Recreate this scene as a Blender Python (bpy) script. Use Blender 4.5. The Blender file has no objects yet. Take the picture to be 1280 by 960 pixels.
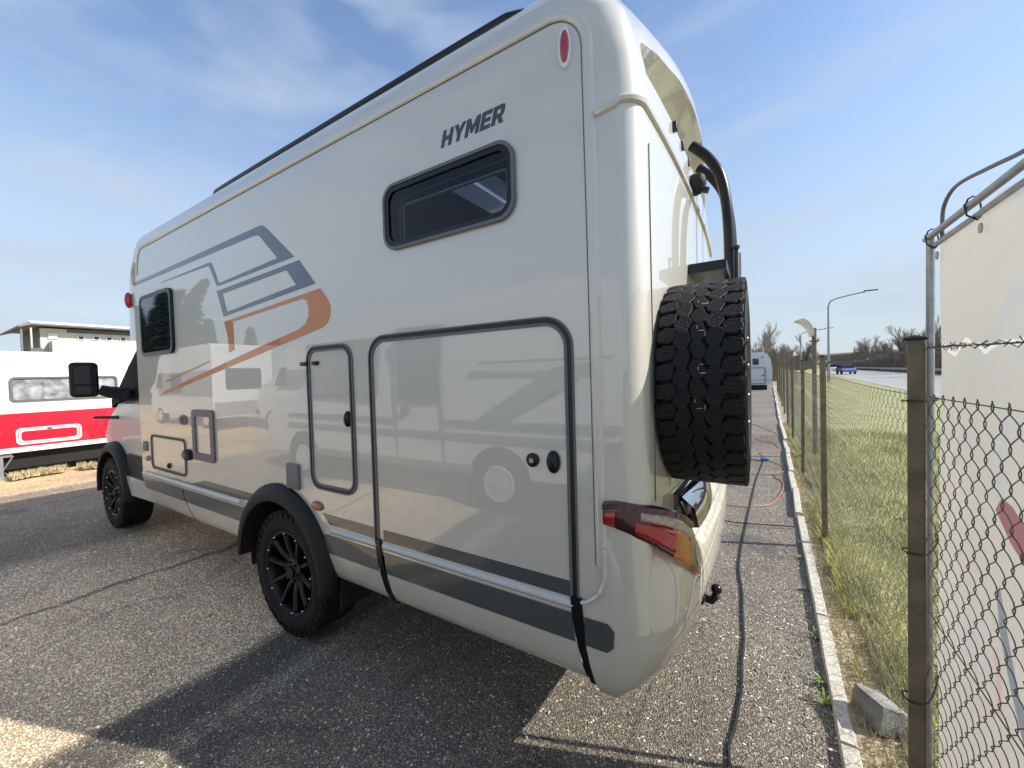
import bpy, bmesh, math, random
from mathutils import Vector, Matrix, noise
random.seed(7)
R = math.radians
S = bpy.context.scene
COL = S.collection

# ------------------------------------------------------------------ camera, sky, sun, exposure
cam_d = bpy.data.cameras.new('camera')
cam = bpy.data.objects.new('camera', cam_d); COL.objects.link(cam)
right = Vector((0.84734640, 0.53026424, -0.02870404))
down = Vector((-0.0107259, -0.03695182, -0.99925948))
fwd = Vector((-0.53093224, 0.8470268, -0.02562343))
cam.matrix_world = Matrix(((right.x, -down.x, -fwd.x, 0.0), (right.y, -down.y, -fwd.y, 0.0),
                           (right.z, -down.z, -fwd.z, 1.6), (0, 0, 0, 1)))
cam_d.sensor_width = 36; cam_d.lens = 36 * 495 / 1280
cam_d.clip_start = 0.05; cam_d.clip_end = 3000
S.camera = cam

SUN_EL = R(37); SUN_H = Vector((0.936, 0.352)).normalized()
sun_dir = Vector((SUN_H.x * math.cos(SUN_EL), SUN_H.y * math.cos(SUN_EL), math.sin(SUN_EL)))
world = bpy.data.worlds.new('World'); S.world = world; world.use_nodes = True
nt = world.node_tree; nt.nodes.clear()
def N(t, **k):
    n = nt.nodes.new(t)
    for a, b in k.items(): setattr(n, a, b)
    return n
wo = N('ShaderNodeOutputWorld'); bg = N('ShaderNodeBackground'); sky = N('ShaderNodeTexSky')
sky.sky_type = 'NISHITA'; sky.sun_disc = False; sky.sun_elevation = SUN_EL
sky.sun_rotation = math.atan2(sun_dir.x, sun_dir.y)
sky.altitude = 300; sky.air_density = 1.0; sky.dust_density = 0.6; sky.ozone_density = 2.0
geo = N('ShaderNodeTexCoord'); mp = N('ShaderNodeMapping'); mp.inputs['Scale'].default_value = (1.3, 2.2, 5.5)
mp.inputs['Rotation'].default_value = (0.25, 0.1, 0.6)
nz = N('ShaderNodeTexNoise'); nz.inputs['Scale'].default_value = 1.9; nz.inputs['Detail'].default_value = 7
nz.inputs['Roughness'].default_value = 0.47; nz.inputs['Distortion'].default_value = 0.35
cr = N('ShaderNodeValToRGB'); cr.color_ramp.elements[0].position = 0.43; cr.color_ramp.elements[1].position = 0.76
cr.color_ramp.elements[0].color = (0.03, 0.03, 0.03, 1); cr.color_ramp.elements[1].color = (0.80, 0.80, 0.80, 1)
mx = N('ShaderNodeMixRGB'); mx.inputs[2].default_value = (2.45, 2.85, 3.6, 1)
nt.links.new(geo.outputs['Generated'], mp.inputs['Vector']); nt.links.new(mp.outputs[0], nz.inputs['Vector'])
nt.links.new(nz.outputs[0], cr.inputs[0]); nt.links.new(cr.outputs[0], mx.inputs[0])
nt.links.new(sky.outputs[0], mx.inputs[1])
sx_ = N('ShaderNodeSeparateXYZ'); nt.links.new(geo.outputs['Generated'], sx_.inputs[0])
mr_ = N('ShaderNodeMapRange'); mr_.interpolation_type = 'SMOOTHERSTEP'; nt.links.new(sx_.outputs[2], mr_.inputs[0])
mr_.inputs[1].default_value = -0.05; mr_.inputs[2].default_value = 0.70; mr_.inputs[3].default_value = 0.9; mr_.inputs[4].default_value = 0.0
hz = N('ShaderNodeMixRGB'); hz.inputs[2].default_value = (2.40, 2.75, 3.10, 1)
nt.links.new(mr_.outputs[0], hz.inputs[0]); nt.links.new(mx.outputs[0], hz.inputs[1]); nt.links.new(hz.outputs[0], bg.inputs['Color'])
bg.inputs['Strength'].default_value = 0.13
nt.links.new(bg.outputs[0], wo.inputs['Surface'])
sl = bpy.data.lights.new('sun', 'SUN'); sl.energy = 3.3; sl.angle = R(0.5); sl.color = (1.0, 0.945, 0.86)
so = bpy.data.objects.new('sun', sl); COL.objects.link(so); so.location = (10, 5, 20)
so.rotation_euler = (-sun_dir).to_track_quat('-Z', 'Y').to_euler()
S.view_settings.view_transform = 'Standard'; S.view_settings.look = 'None'
S.view_settings.exposure = 0.88; S.view_settings.gamma = 1.0
S.cycles.max_bounces = 8; S.cycles.transparent_max_bounces = 12

# ------------------------------------------------------------------ materials
MT = {}
def mat(name, col, rough=0.5, metal=0.0, coat=0.0, coat_r=0.02, spec=0.5, nscale=0, namt=0.0, bump=0.0, bscale=200, emit=None):
    m = bpy.data.materials.new(name); m.use_nodes = True
    b = m.node_tree.nodes['Principled BSDF']; L = m.node_tree.links
    b.inputs['Base Color'].default_value = (*col, 1); b.inputs['Roughness'].default_value = rough
    b.inputs['Metallic'].default_value = metal; b.inputs['Coat Weight'].default_value = coat
    b.inputs['Coat Roughness'].default_value = coat_r; b.inputs['Specular IOR Level'].default_value = spec
    if nscale:
        tc = m.node_tree.nodes.new('ShaderNodeTexCoord'); n = m.node_tree.nodes.new('ShaderNodeTexNoise')
        n.inputs['Scale'].default_value = nscale; n.inputs['Detail'].default_value = 5
        L.new(tc.outputs['Object'], n.inputs['Vector'])
        r = m.node_tree.nodes.new('ShaderNodeValToRGB')
        r.color_ramp.elements[0].position = 0.3; r.color_ramp.elements[1].position = 0.7
        r.color_ramp.elements[0].color = (*[c * (1 - namt) for c in col], 1)
        r.color_ramp.elements[1].color = (*[min(1, c * (1 + namt)) for c in col], 1)
        L.new(n.outputs[0], r.inputs[0]); L.new(r.outputs[0], b.inputs['Base Color'])
    if bump:
        tc = m.node_tree.nodes.new('ShaderNodeTexCoord'); n = m.node_tree.nodes.new('ShaderNodeTexNoise')
        n.inputs['Scale'].default_value = bscale; n.inputs['Detail'].default_value = 3
        L.new(tc.outputs['Object'], n.inputs['Vector'])
        bp = m.node_tree.nodes.new('ShaderNodeBump'); bp.inputs['Strength'].default_value = bump
        bp.inputs['Distance'].default_value = 0.01
        L.new(n.outputs[0], bp.inputs['Height']); L.new(bp.outputs[0], b.inputs['Normal'])
        if coat: L.new(bp.outputs[0], b.inputs['Coat Normal'])
    MT[name] = m
    return m
mat('paint', (0.60, 0.58, 0.50), 0.42, coat=1.0, coat_r=0.012, bump=0.03, bscale=1.3, nscale=1.1, namt=.03); MT['paint'].node_tree.nodes['Principled BSDF'].inputs['Coat IOR'].default_value = 2.0
mat('paint_cab', (0.585, 0.57, 0.49), 0.45, coat=0.25, coat_r=0.05)
mat('paint_band', (0.062, 0.070, 0.074), 0.4, coat=1.0, coat_r=0.03)
mat('graphic_blue', (0.060, 0.085, 0.125), 0.4, coat=0.8)
mat('graphic_bronze', (0.56, 0.19, 0.05), 0.45, coat=0.5)
mat('letter_grey', (0.050, 0.066, 0.078), 0.4)
mat('black_plastic', (0.012, 0.012, 0.013), 0.55, spec=0.35, bump=0.25, bscale=900)
mat('black_gloss', (0.006, 0.006, 0.007), 0.28, spec=0.4)
mat('seal_black', (0.012, 0.012, 0.012), 0.45)
mat('seal_grey', (0.13, 0.135, 0.135), 0.5)
mat('frame_grey', (0.13, 0.135, 0.14), 0.45)
mat('vent_grey', (0.16, 0.165, 0.165), 0.5)
mat('alu', (0.62, 0.625, 0.59), 0.35, coat=0.3)
mat('chrome', (0.7, 0.7, 0.7), 0.15, metal=1.0)
mat('rubber', (0.011, 0.011, 0.0115), 0.7, spec=0.3, bump=0.3, bscale=300, nscale=30, namt=0.3)
mat('rubber_tread', (0.011, 0.0112, 0.012), 0.66, spec=0.3, nscale=12, namt=0.25)
def sipes():
    t = MT['rubber_tread'].node_tree; b = t.nodes['Principled BSDF']
    tc = t.nodes.new('ShaderNodeTexCoord'); w = t.nodes.new('ShaderNodeTexWave'); w.bands_direction = 'X'; w.inputs['Scale'].default_value = 26; w.inputs['Distortion'].default_value = 4; w.inputs['Detail'].default_value = 2; w.inputs['Detail Scale'].default_value = 3
    r = t.nodes.new('ShaderNodeValToRGB'); r.color_ramp.elements[0].position = 0.0; r.color_ramp.elements[1].position = 0.22
    bp = t.nodes.new('ShaderNodeBump'); bp.inputs['Strength'].default_value = 0.8; bp.inputs['Distance'].default_value = 0.004
    t.links.new(tc.outputs['Object'], w.inputs['Vector']); t.links.new(w.outputs[1], r.inputs[0]); t.links.new(r.outputs[0], bp.inputs['Height']); t.links.new(bp.outputs[0], b.inputs['Normal'])
sipes()
mat('chalk', (0.24, 0.24, 0.23), 0.8, nscale=90, namt=.7)
mat('rim_black', (0.007, 0.007, 0.0075), 0.35, spec=0.4)
mat('rivet', (0.55, 0.55, 0.56), 0.25, metal=1.0)
mat('pillar_black', (0.008, 0.008, 0.009), 0.7, spec=0.1)
mat('dark_glass', (0.006, 0.010, 0.018), 0.03, spec=0.8)
mat('mirror_glass', (0.55, 0.57, 0.6), 0.02, metal=1.0)
mat('red_lens', (0.38, 0.006, 0.012), 0.12, coat=1.0)
mat('rim_lens', (0.045, 0.003, 0.018), 0.1, coat=1.0)
mat('dark_red_lens', (0.045, 0.002, 0.006), 0.12, coat=1.0)
mat('orange_lens', (0.50, 0.13, 0.02), 0.15, coat=1.0)
mat('clear_lens', (0.42, 0.34, 0.30), 0.12, coat=1.0, nscale=70, namt=0.3)
mat('lens_rear', (0.22, 0.07, 0.055), 0.12, coat=1.0, nscale=110, namt=0.7)
mat('under', (0.012, 0.012, 0.012), 0.8)
mat('white_paint', (0.78, 0.78, 0.76), 0.4, coat=0.8, coat_r=0.05)
mat('white_dirty', (0.66, 0.66, 0.63), 0.45, coat=0.3, nscale=2.5, namt=0.08)
mat('red_paint', (0.55, 0.012, 0.035), 0.3, coat=0.8, nscale=3, namt=0.08)
mat('curtain', (0.50, 0.50, 0.49), 0.8, nscale=9, namt=0.5)
mat('post_brown', (0.17, 0.14, 0.085), 0.6, nscale=14, namt=0.3)
mat('wire', (0.11, 0.10, 0.095), 0.6)  # dark copy of the mesh wire; backlit shade at the banner painted in
mat('wire_sunlit', (0.24, 0.23, 0.19), 0.6)  # paler copy of the same wire, sunlight painted into the colour
mat('galv', (0.36, 0.37, 0.38), 0.4, metal=0.6, nscale=25, namt=0.15)
mat('kerb_stone', (0.60, 0.56, 0.47), 0.9, nscale=60, namt=0.3, bump=0.6, bscale=220)
mat('block_stone', (0.26, 0.25, 0.225), 0.9, nscale=18, namt=0.3, bump=0.6, bscale=120)
mat('gravel_stone', (0.36, 0.335, 0.295), 0.9, nscale=1.8, namt=.45)
mat('cable_black', (0.012, 0.012, 0.012), 0.5)
mat('cable_orange', (0.50, 0.19, 0.06), 0.5)
mat('plug_blue', (0.05, 0.16, 0.36), 0.4)
mat('leaf_weed', (0.20, 0.28, 0.07), 0.6, nscale=20, namt=0.4)
mat('grass_blade', (0.50, 0.49, 0.21), 0.6, nscale=1.4, namt=0.35)
mat('straw', (0.52, 0.44, 0.25), 0.8, nscale=6, namt=0.3)
mat('bark', (0.13, 0.10, 0.08), 0.9, nscale=8, namt=0.3)
mat('twig', (0.25, 0.215, 0.18), 0.9, nscale=0.5, namt=0.3)  # paler grey-brown tone paints distance haze into the crowns
mat('needle', (0.030, 0.055, 0.022), 0.7, nscale=3, namt=0.4)
mat('scrub', (0.24, 0.20, 0.155), 0.9, nscale=0.4, namt=0.35)
mat('wall_pale', (0.55, 0.55, 0.50), 0.85, nscale=1.5, namt=0.06)
mat('wall_dark', (0.10, 0.12, 0.12), 0.7)
mat('roof_grey', (0.20, 0.21, 0.22), 0.7)
mat('car_blue', (0.10, 0.20, 0.42), 0.3, coat=1)
mat('car_white', (0.7, 0.7, 0.7), 0.35, coat=0.6)
mat('caravan_blue', (0.55, 0.60, 0.66), 0.35, coat=0.7)
mat('lamp_cream', (0.72, 0.70, 0.60), 0.5)

def special_glass(nm, tc_):
    m = bpy.data.materials.new(nm); m.use_nodes = True; t = m.node_tree; t.nodes.clear()
    o = t.nodes.new('ShaderNodeOutputMaterial'); a = t.nodes.new('ShaderNodeBsdfTransparent'); g = t.nodes.new('ShaderNodeBsdfGlossy')
    f = t.nodes.new('ShaderNodeFresnel'); x = t.nodes.new('ShaderNodeMixShader')
    a.inputs[0].default_value = tc_; g.inputs['Roughness'].default_value = 0.01; f.inputs[0].default_value = 1.45
    t.links.new(f.outputs[0], x.inputs[0]); t.links.new(a.outputs[0], x.inputs[1]); t.links.new(g.outputs[0], x.inputs[2])
    t.links.new(x.outputs[0], o.inputs[0]); MT[nm] = m
special_glass('tinted_glass', (0.82, 0.88, 0.97, 1)); special_glass('clear_glass', (0.95, 0.96, 0.97, 1))
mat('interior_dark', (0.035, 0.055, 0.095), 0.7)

def banner_mat():
    m = bpy.data.materials.new('banner_fabric'); m.use_nodes = True; t = m.node_tree; L = t.links
    b = t.nodes['Principled BSDF']; o = t.nodes['Material Output']
    tc = t.nodes.new('ShaderNodeTexCoord')
    n = t.nodes.new('ShaderNodeTexNoise'); n.inputs['Scale'].default_value = 2.6; n.inputs['Detail'].default_value = 2.5; n.inputs['Distortion'].default_value = 1.6
    L.new(tc.outputs['Object'], n.inputs['Vector'])
    r = t.nodes.new('ShaderNodeValToRGB'); e = r.color_ramp.elements
    e[0].position = 0.30; e[0].color = (0.50, 0.51, 0.525, 1); e[1].position = 0.74; e[1].color = (0.56, 0.42, 0.385, 1)
    k = e.new(0.42); k.color = (0.545, 0.53, 0.50, 1); k = e.new(0.55); k.color = (0.55, 0.515, 0.46, 1); k = e.new(0.64); k.color = (0.54, 0.52, 0.505, 1)
    L.new(n.outputs[0], r.inputs[0])
    # printed pale zigzag line
    sp = t.nodes.new('ShaderNodeSeparateXYZ'); L.new(tc.outputs['Object'], sp.inputs[0])
    cb_ = t.nodes.new('ShaderNodeCombineXYZ'); L.new(sp.outputs[1], cb_.inputs[1])
    n1 = t.nodes.new('ShaderNodeTexNoise'); n1.inputs['Scale'].default_value = 9; n1.inputs['Detail'].default_value = 1; L.new(cb_.outputs[0], n1.inputs['Vector'])
    def M2(op, a, bb):
        q = t.nodes.new('ShaderNodeMath'); q.operation = op
        for i_, v_ in enumerate((a, bb)):
            if isinstance(v_, (int, float)): q.inputs[i_].default_value = v_
            else: L.new(v_, q.inputs[i_])
        return q.outputs[0]
    f_ = M2('ADD', M2('MULTIPLY', n1.outputs[0], .11), 1.588)
    d_ = M2('ABSOLUTE', M2('SUBTRACT', sp.outputs[2], f_), 0)
    k_ = t.nodes.new('ShaderNodeMapRange'); L.new(d_, k_.inputs[0]); k_.inputs[1].default_value = .004; k_.inputs[2].default_value = .009; k_.inputs[3].default_value = .85; k_.inputs[4].default_value = 0
    mz = t.nodes.new('ShaderNodeMixRGB'); L.new(k_.outputs[0], mz.inputs[0]); L.new(r.outputs[0], mz.inputs[1]); mz.inputs[2].default_value = (.86, .84, .80, 1)
    L.new(mz.outputs[0], b.inputs['Base Color'])
    b.inputs['Roughness'].default_value = 0.7
    tr = t.nodes.new('ShaderNodeBsdfTranslucent'); L.new(mz.outputs[0], tr.inputs[0])
    x = t.nodes.new('ShaderNodeMixShader'); x.inputs[0].default_value = 0.42
    L.new(b.outputs[0], x.inputs[1]); L.new(tr.outputs[0], x.inputs[2]); L.new(x.outputs[0], o.inputs['Surface'])
    MT['banner_fabric'] = m
banner_mat()

def nodes_of(name):
    m = bpy.data.materials.new(name); m.use_nodes = True; MT[name] = m
    t = m.node_tree
    def nn(ty, **k):
        n = t.nodes.new(ty)
        for a, b in k.items():
            if a in n.inputs: n.inputs[a].default_value = b
            else: setattr(n, a, b)
        return n
    return m, t, t.links, t.nodes['Principled BSDF'], nn

def asphalt_mat():
    m, t, L, b, nn = nodes_of('asphalt_aggregate')
    tc = nn('ShaderNodeTexCoord'); P = tc.outputs['Object']
    def vor(scale, feat='F1'):
        v = nn('ShaderNodeTexVoronoi', feature=feat); v.inputs['Scale'].default_value = scale; L.new(P, v.inputs['Vector']); return v
    def noi(scale, det=4, rough=0.55, dist=0.0):
        v = nn('ShaderNodeTexNoise'); v.inputs['Scale'].default_value = scale; v.inputs['Detail'].default_value = det
        v.inputs['Roughness'].default_value = rough; v.inputs['Distortion'].default_value = dist; L.new(P, v.inputs['Vector']); return v
    def ramp(src, stops):
        r = nn('ShaderNodeValToRGB'); e = r.color_ramp.elements
        e[0].position, e[0].color = stops[0][0], (*stops[0][1], 1)
        e[1].position, e[1].color = stops[-1][0], (*stops[-1][1], 1)
        for p, c in stops[1:-1]:
            q = e.new(p); q.color = (*c, 1)
        L.new(src, r.inputs[0]); return r
    def mix(f, a, bb, ty='MIX'):
        x = nn('ShaderNodeMixRGB', blend_type=ty)
        for i, s in enumerate((f, a, bb)):
            if isinstance(s, (float, int)): x.inputs[i].default_value = s
            elif isinstance(s, tuple): x.inputs[i].default_value = (*s, 1)
            else: L.new(s, x.inputs[i])
        return x
    v1 = vor(140); v2 = vor(66)
    # stones: each cell its own grey
    sep = nn('ShaderNodeSeparateColor'); L.new(v1.outputs['Color'], sep.inputs[0])
    st = ramp(sep.outputs[0], [(0.0, (0.080, 0.073, 0.064)), (0.35, (0.13, 0.118, 0.104)), (0.7, (0.19, 0.173, 0.152)), (0.93, (0.26, 0.24, 0.213)), (1.0, (0.42, 0.40, 0.36))])
    gap = ramp(v1.outputs['Distance'], [(0.30, (1, 1, 1)), (0.62, (0, 0, 0))])
    c = mix(gap.outputs[0], (0.055, 0.050, 0.045), st.outputs[0])
    sep2 = nn('ShaderNodeSeparateColor'); L.new(v2.outputs['Color'], sep2.inputs[0])
    big = ramp(sep2.outputs[1], [(0.90, (0, 0, 0)), (0.93, (1, 1, 1))])
    bigd = ramp(v2.outputs['Distance'], [(0.25, (1, 1, 1)), (0.45, (0, 0, 0))])
    bm = mix(1.0, big.outputs[0], bigd.outputs[0], 'MULTIPLY')
    c = mix(bm.outputs[0], c.outputs[0], (0.46, 0.43, 0.39))
    # broad wear
    w = noi(0.55, 5, 0.6, 0.3); wr = ramp(w.outputs[0], [(0.30, (0.62, 0.62, 0.63)), (0.55, (1.0, 0.99, 0.97)), (0.75, (1.25, 1.2, 1.12))])
    c = mix(1.0, c.outputs[0], wr.outputs[0], 'MULTIPLY')
    c = mix(1.0, c.outputs[0], (2.3, 2.2, 1.95), 'MULTIPLY')
    st2 = noi(1.4, 6, 0.7, 0.8); sr2 = ramp(st2.outputs[0], [(0.34, (0.66, 0.67, 0.69)), (0.46, (1, 1, 1)), (0.62, (1, 1, 1)), (0.70, (1.18, 1.15, 1.08))])
    c = mix(1.0, c.outputs[0], sr2.outputs[0], 'MULTIPLY')
    # repaired trench and worn line (place in the yard, x = const)
    sx = nn('ShaderNodeSeparateXYZ'); L.new(P, sx.inputs[0])
    wob = noi(1.7, 4, 0.6)
    def band(x0, x1, soft, amp=0.12):
        a = nn('ShaderNodeMath', operation='MULTIPLY_ADD'); L.new(wob.outputs[0], a.inputs[0]); a.inputs[1].default_value = amp; L.new(sx.outputs[0], a.inputs[2])
        s = nn('ShaderNodeMath', operation='SUBTRACT'); L.new(a.outputs[0], s.inputs[0]); s.inputs[1].default_value = (x0 + x1) / 2 + amp * 0.5
        ab = nn('ShaderNodeMath', operation='ABSOLUTE'); L.new(s.outputs[0], ab.inputs[0])
        mr = nn('ShaderNodeMapRange'); L.new(ab.outputs[0], mr.inputs[0])
        mr.inputs[1].default_value = (x1 - x0) / 2 - soft; mr.inputs[2].default_value = (x1 - x0) / 2 + soft; mr.inputs[3].default_value = 1; mr.inputs[4].default_value = 0
        return mr
    tr = band(-2.62, -2.30, 0.02); trm = mix(tr.outputs[0], (1, 1, 1), (0.62, 0.63, 0.64)); c = mix(1.0, c.outputs[0], trm.outputs[0], 'MULTIPLY')
    seam = band(-4.42, -4.36, 0.02, 0.5); sm = mix(seam.outputs[0], (1, 1, 1), (0.35, 0.35, 0.35)); c = mix(1.0, c.outputs[0], sm.outputs[0], 'MULTIPLY')
    ln = band(-2.24, -2.15, 0.012, 0.03); pn = noi(14, 4, 0.7); pr = ramp(pn.outputs[0], [(0.42, (0, 0, 0)), (0.54, (0.9, 0.9, 0.9))])
    lm = mix(1.0, ln.outputs[0], pr.outputs[0], 'MULTIPLY')
    g2 = mix(1.0, lm.outputs[0], gap.outputs[0], 'MULTIPLY')
    c = mix(g2.outputs[0], c.outputs[0], (0.62, 0.55, 0.40))
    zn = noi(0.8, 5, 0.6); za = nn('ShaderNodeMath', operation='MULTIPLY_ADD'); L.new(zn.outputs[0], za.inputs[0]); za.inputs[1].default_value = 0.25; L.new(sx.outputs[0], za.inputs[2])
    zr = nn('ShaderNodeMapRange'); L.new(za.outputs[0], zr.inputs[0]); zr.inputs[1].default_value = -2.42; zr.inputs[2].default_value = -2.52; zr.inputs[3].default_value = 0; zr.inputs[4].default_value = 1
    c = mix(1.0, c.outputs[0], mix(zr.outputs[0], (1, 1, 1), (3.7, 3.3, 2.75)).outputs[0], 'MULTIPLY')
    # moss specks
    ms = noi(2.6, 6, 0.65); mr_ = ramp(ms.outputs[0], [(0.70, (0, 0, 0)), (0.76, (0.8, 0.8, 0.8))])
    c = mix(mr_.outputs[0], c.outputs[0], (0.13, 0.13, 0.02))
    # older dark asphalt beyond the bay, pale gravel further on
    far = noi(0.9, 5, 0.6)
    fa = nn('ShaderNodeMath', operation='MULTIPLY_ADD'); L.new(far.outputs[0], fa.inputs[0]); fa.inputs[1].default_value = 0.7; L.new(sx.outputs[0], fa.inputs[2])
    gr = nn('ShaderNodeMapRange'); L.new(fa.outputs[0], gr.inputs[0]); gr.inputs[1].default_value = -9.05; gr.inputs[2].default_value = -9.25; gr.inputs[3].default_value = 0; gr.inputs[4].default_value = 1
    c = mix(gr.outputs[0], c.outputs[0], mix(1.0, c.outputs[0], (0.80, 0.74, 0.64), 'MULTIPLY').outputs[0])
    da = nn('ShaderNodeMapRange'); L.new(fa.outputs[0], da.inputs[0]); da.inputs[1].default_value = -5.0; da.inputs[2].default_value = -5.5; da.inputs[3].default_value = 0; da.inputs[4].default_value = 1
    dm = mix(1.0, da.outputs[0], mix(1.0, (1, 1, 1), gr.outputs[0], 'SUBTRACT').outputs[0], 'MULTIPLY')
    c = mix(1.0, c.outputs[0], mix(dm.outputs[0], (1, 1, 1), (0.40, 0.415, 0.44)).outputs[0], 'MULTIPLY')
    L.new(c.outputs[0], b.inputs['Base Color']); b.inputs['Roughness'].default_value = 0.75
    inv = nn('ShaderNodeMath', operation='MULTIPLY_ADD'); L.new(v1.outputs['Distance'], inv.inputs[0]); inv.inputs[1].default_value = -1.0; inv.inputs[2].default_value = 1.0
    bp = nn('ShaderNodeBump'); bp.inputs['Strength'].default_value = 0.9; bp.inputs['Distance'].default_value = 0.006
    L.new(inv.outputs[0], bp.inputs['Height']); L.new(bp.outputs[0], b.inputs['Normal'])
asphalt_mat()

def ground_mat(name, stops, scale, bump, extra=None):
    m, t, L, b, nn = nodes_of(name)
    tc = nn('ShaderNodeTexCoord'); n = nn('ShaderNodeTexNoise'); n.inputs['Scale'].default_value = scale; n.inputs['Detail'].default_value = 9; n.inputs['Roughness'].default_value = 0.68
    L.new(tc.outputs['Object'], n.inputs['Vector'])
    r = nn('ShaderNodeValToRGB'); e = r.color_ramp.elements
    e[0].position, e[0].color = stops[0][0], (*stops[0][1], 1); e[1].position, e[1].color = stops[-1][0], (*stops[-1][1], 1)
    for p, c in stops[1:-1]:
        q = e.new(p); q.color = (*c, 1)
    L.new(n.outputs[0], r.inputs[0]); L.new(r.outputs[0], b.inputs['Base Color']); b.inputs['Roughness'].default_value = 0.95
    bp = nn('ShaderNodeBump'); bp.inputs['Strength'].default_value = bump; bp.inputs['Distance'].default_value = 0.03
    n2 = nn('ShaderNodeTexNoise'); n2.inputs['Scale'].default_value = 45; n2.inputs['Detail'].default_value = 4; L.new(tc.outputs['Object'], n2.inputs['Vector'])
    L.new(n2.outputs[0], bp.inputs['Height']); L.new(bp.outputs[0], b.inputs['Normal'])
ground_mat('lawn', [(0.30, (0.24, 0.25, 0.09)), (0.5, (0.36, 0.355, 0.15)), (0.62, (0.45, 0.42, 0.21)), (0.75, (0.54, 0.47, 0.29))], 1.6, 0.8)
ground_mat('dry_soil', [(0.3, (0.20, 0.165, 0.10)), (0.5, (0.40, 0.34, 0.22)), (0.7, (0.54, 0.46, 0.31))], 9, 0.9)
ground_mat('road_grey', [(0.3, (0.30, 0.29, 0.28)), (0.7, (0.40, 0.385, 0.37))], 3, 0.1)
ground_mat('field', [(0.3, (0.10, 0.12, 0.05)), (0.7, (0.22, 0.2, 0.11))], 0.05, 0.1)

# ------------------------------------------------------------------ mesh helpers
class MB:
    def __init__(s): s.v = []; s.f = []
    def add(s, v, f):
        o = len(s.v); s.v += [tuple(p) for p in v]; s.f += [tuple(i + o for i in q) for q in f]; return s
    def box(s, c, d, rz=0, tilt=None):
        x, y, z = d[0] / 2, d[1] / 2, d[2] / 2
        v = [Vector((a, b, e)) for a in (-x, x) for b in (-y, y) for e in (-z, z)]
        M = Matrix.Rotation(rz, 3, 'Z')
        if tilt is not None: M = M @ tilt
        v = [M @ p + Vector(c) for p in v]
        return s.add(v, [(0, 1, 3, 2), (4, 6, 7, 5), (0, 4, 5, 1), (2, 3, 7, 6), (0, 2, 6, 4), (1, 5, 7, 3)])
    def tube(s, pts, r, n=8, cap=True):
        pts = [Vector(p) for p in pts]; k = len(pts)
        rs = r if isinstance(r, (list, tuple)) else [r] * k
        V = []; prev = None
        for i, p in enumerate(pts):
            d = (pts[min(i + 1, k - 1)] - pts[max(i - 1, 0)]).normalized()
            if prev is None:
                u = d.orthogonal().normalized()
            else:
                u = (prev - d * prev.dot(d))
                u = u.normalized() if u.length > 1e-6 else d.orthogonal().normalized()
            prev = u; w = d.cross(u)
            V += [p + (u * math.cos(2 * math.pi * j / n) + w * math.sin(2 * math.pi * j / n)) * rs[i] for j in range(n)]
        F = [(i * n + j, i * n + (j + 1) % n, (i + 1) * n + (j + 1) % n, (i + 1) * n + j) for i in range(k - 1) for j in range(n)]
        if cap: F += [tuple(range(n - 1, -1, -1)), tuple((k - 1) * n + j for j in range(n))]
        return s.add(V, F)
    def loft(s, loops, cap0=True, cap1=True, closed=True):
        n = len(loops[0]); V = [p for l in loops for p in l]; F = []
        for i in range(len(loops) - 1):
            for j in range(n if closed else n - 1):
                F.append((i * n + j, i * n + (j + 1) % n, (i + 1) * n + (j + 1) % n, (i + 1) * n + j))
        if cap0: F.append(tuple(range(n - 1, -1, -1)))
        if cap1: F.append(tuple((len(loops) - 1) * n + j for j in range(n)))
        return s.add(V, F)
    def prism_xz(s, pts, y0, y1):
        n = len(pts)
        return s.loft([[(x, y0, z) for x, z in pts], [(x, y1, z) for x, z in pts]])
    def prism_yz(s, pts, x0, x1):
        return s.loft([[(x0, y, z) for y, z in pts], [(x1, y, z) for y, z in pts]])
    def ring_xz(s, outer, inner, y0, y1):
        n = len(outer)
        V = [(x, y0, z) for x, z in outer] + [(x, y0, z) for x, z in inner] + [(x, y1, z) for x, z in outer] + [(x, y1, z) for x, z in inner]
        F = []
        for j in range(n):
            k = (j + 1) % n
            F += [(j, k, n + k, n + j), (2 * n + j, 3 * n + j, 3 * n + k, 2 * n + k), (j, 2 * n + j, 2 * n + k, k), (n + j, n + k, 3 * n + k, 3 * n + j)]
        return s.add(V, F)
    def ribbon_xz(s, path, a, b, y0, y1):
        """flat strip between offsets a and b (left of travel positive) along an open x/z path"""
        k = len(path); A = []; B = []
        for i in range(k):
            p0 = Vector(path[max(i - 1, 0)]); p1 = Vector(path[min(i + 1, k - 1)])
            d = (p1 - p0).normalized(); n = Vector((-d.y, d.x)); p = Vector(path[i])
            A.append(p + n * a); B.append(p + n * b)
        loops = [[(A[i].x, y0, A[i].y), (B[i].x, y0, B[i].y), (B[i].x, y1, B[i].y), (A[i].x, y1, A[i].y)] for i in range(k)]
        return s.loft(loops)
    def build(s, name, m, parent=None, smooth=False, angle=35, loc=None):
        me = bpy.data.meshes.new(name); me.from_pydata(s.v, [], s.f); me.update()
        b = bmesh.new(); b.from_mesh(me); bmesh.ops.recalc_face_normals(b, faces=b.faces); b.to_mesh(me); b.free()
        return link(name, me, m, parent, smooth, angle, loc)
def link(name, me, m, parent=None, smooth=False, angle=35, loc=None):
    if m is not None:
        me.materials.clear()
        for q in (m if isinstance(m, (list, tuple)) else [m]): me.materials.append(MT[q])
    o = bpy.data.objects.new(name, me); COL.objects.link(o)
    if smooth:
        me.polygons.foreach_set('use_smooth', [True] * len(me.polygons))
        if angle: me.set_sharp_from_angle(angle=R(angle))
    if loc is not None: o.location = loc
    if parent is not None:
        o.parent = parent
        if loc is None: o.matrix_parent_inverse = world_of(parent).inverted()
    return o
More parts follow.
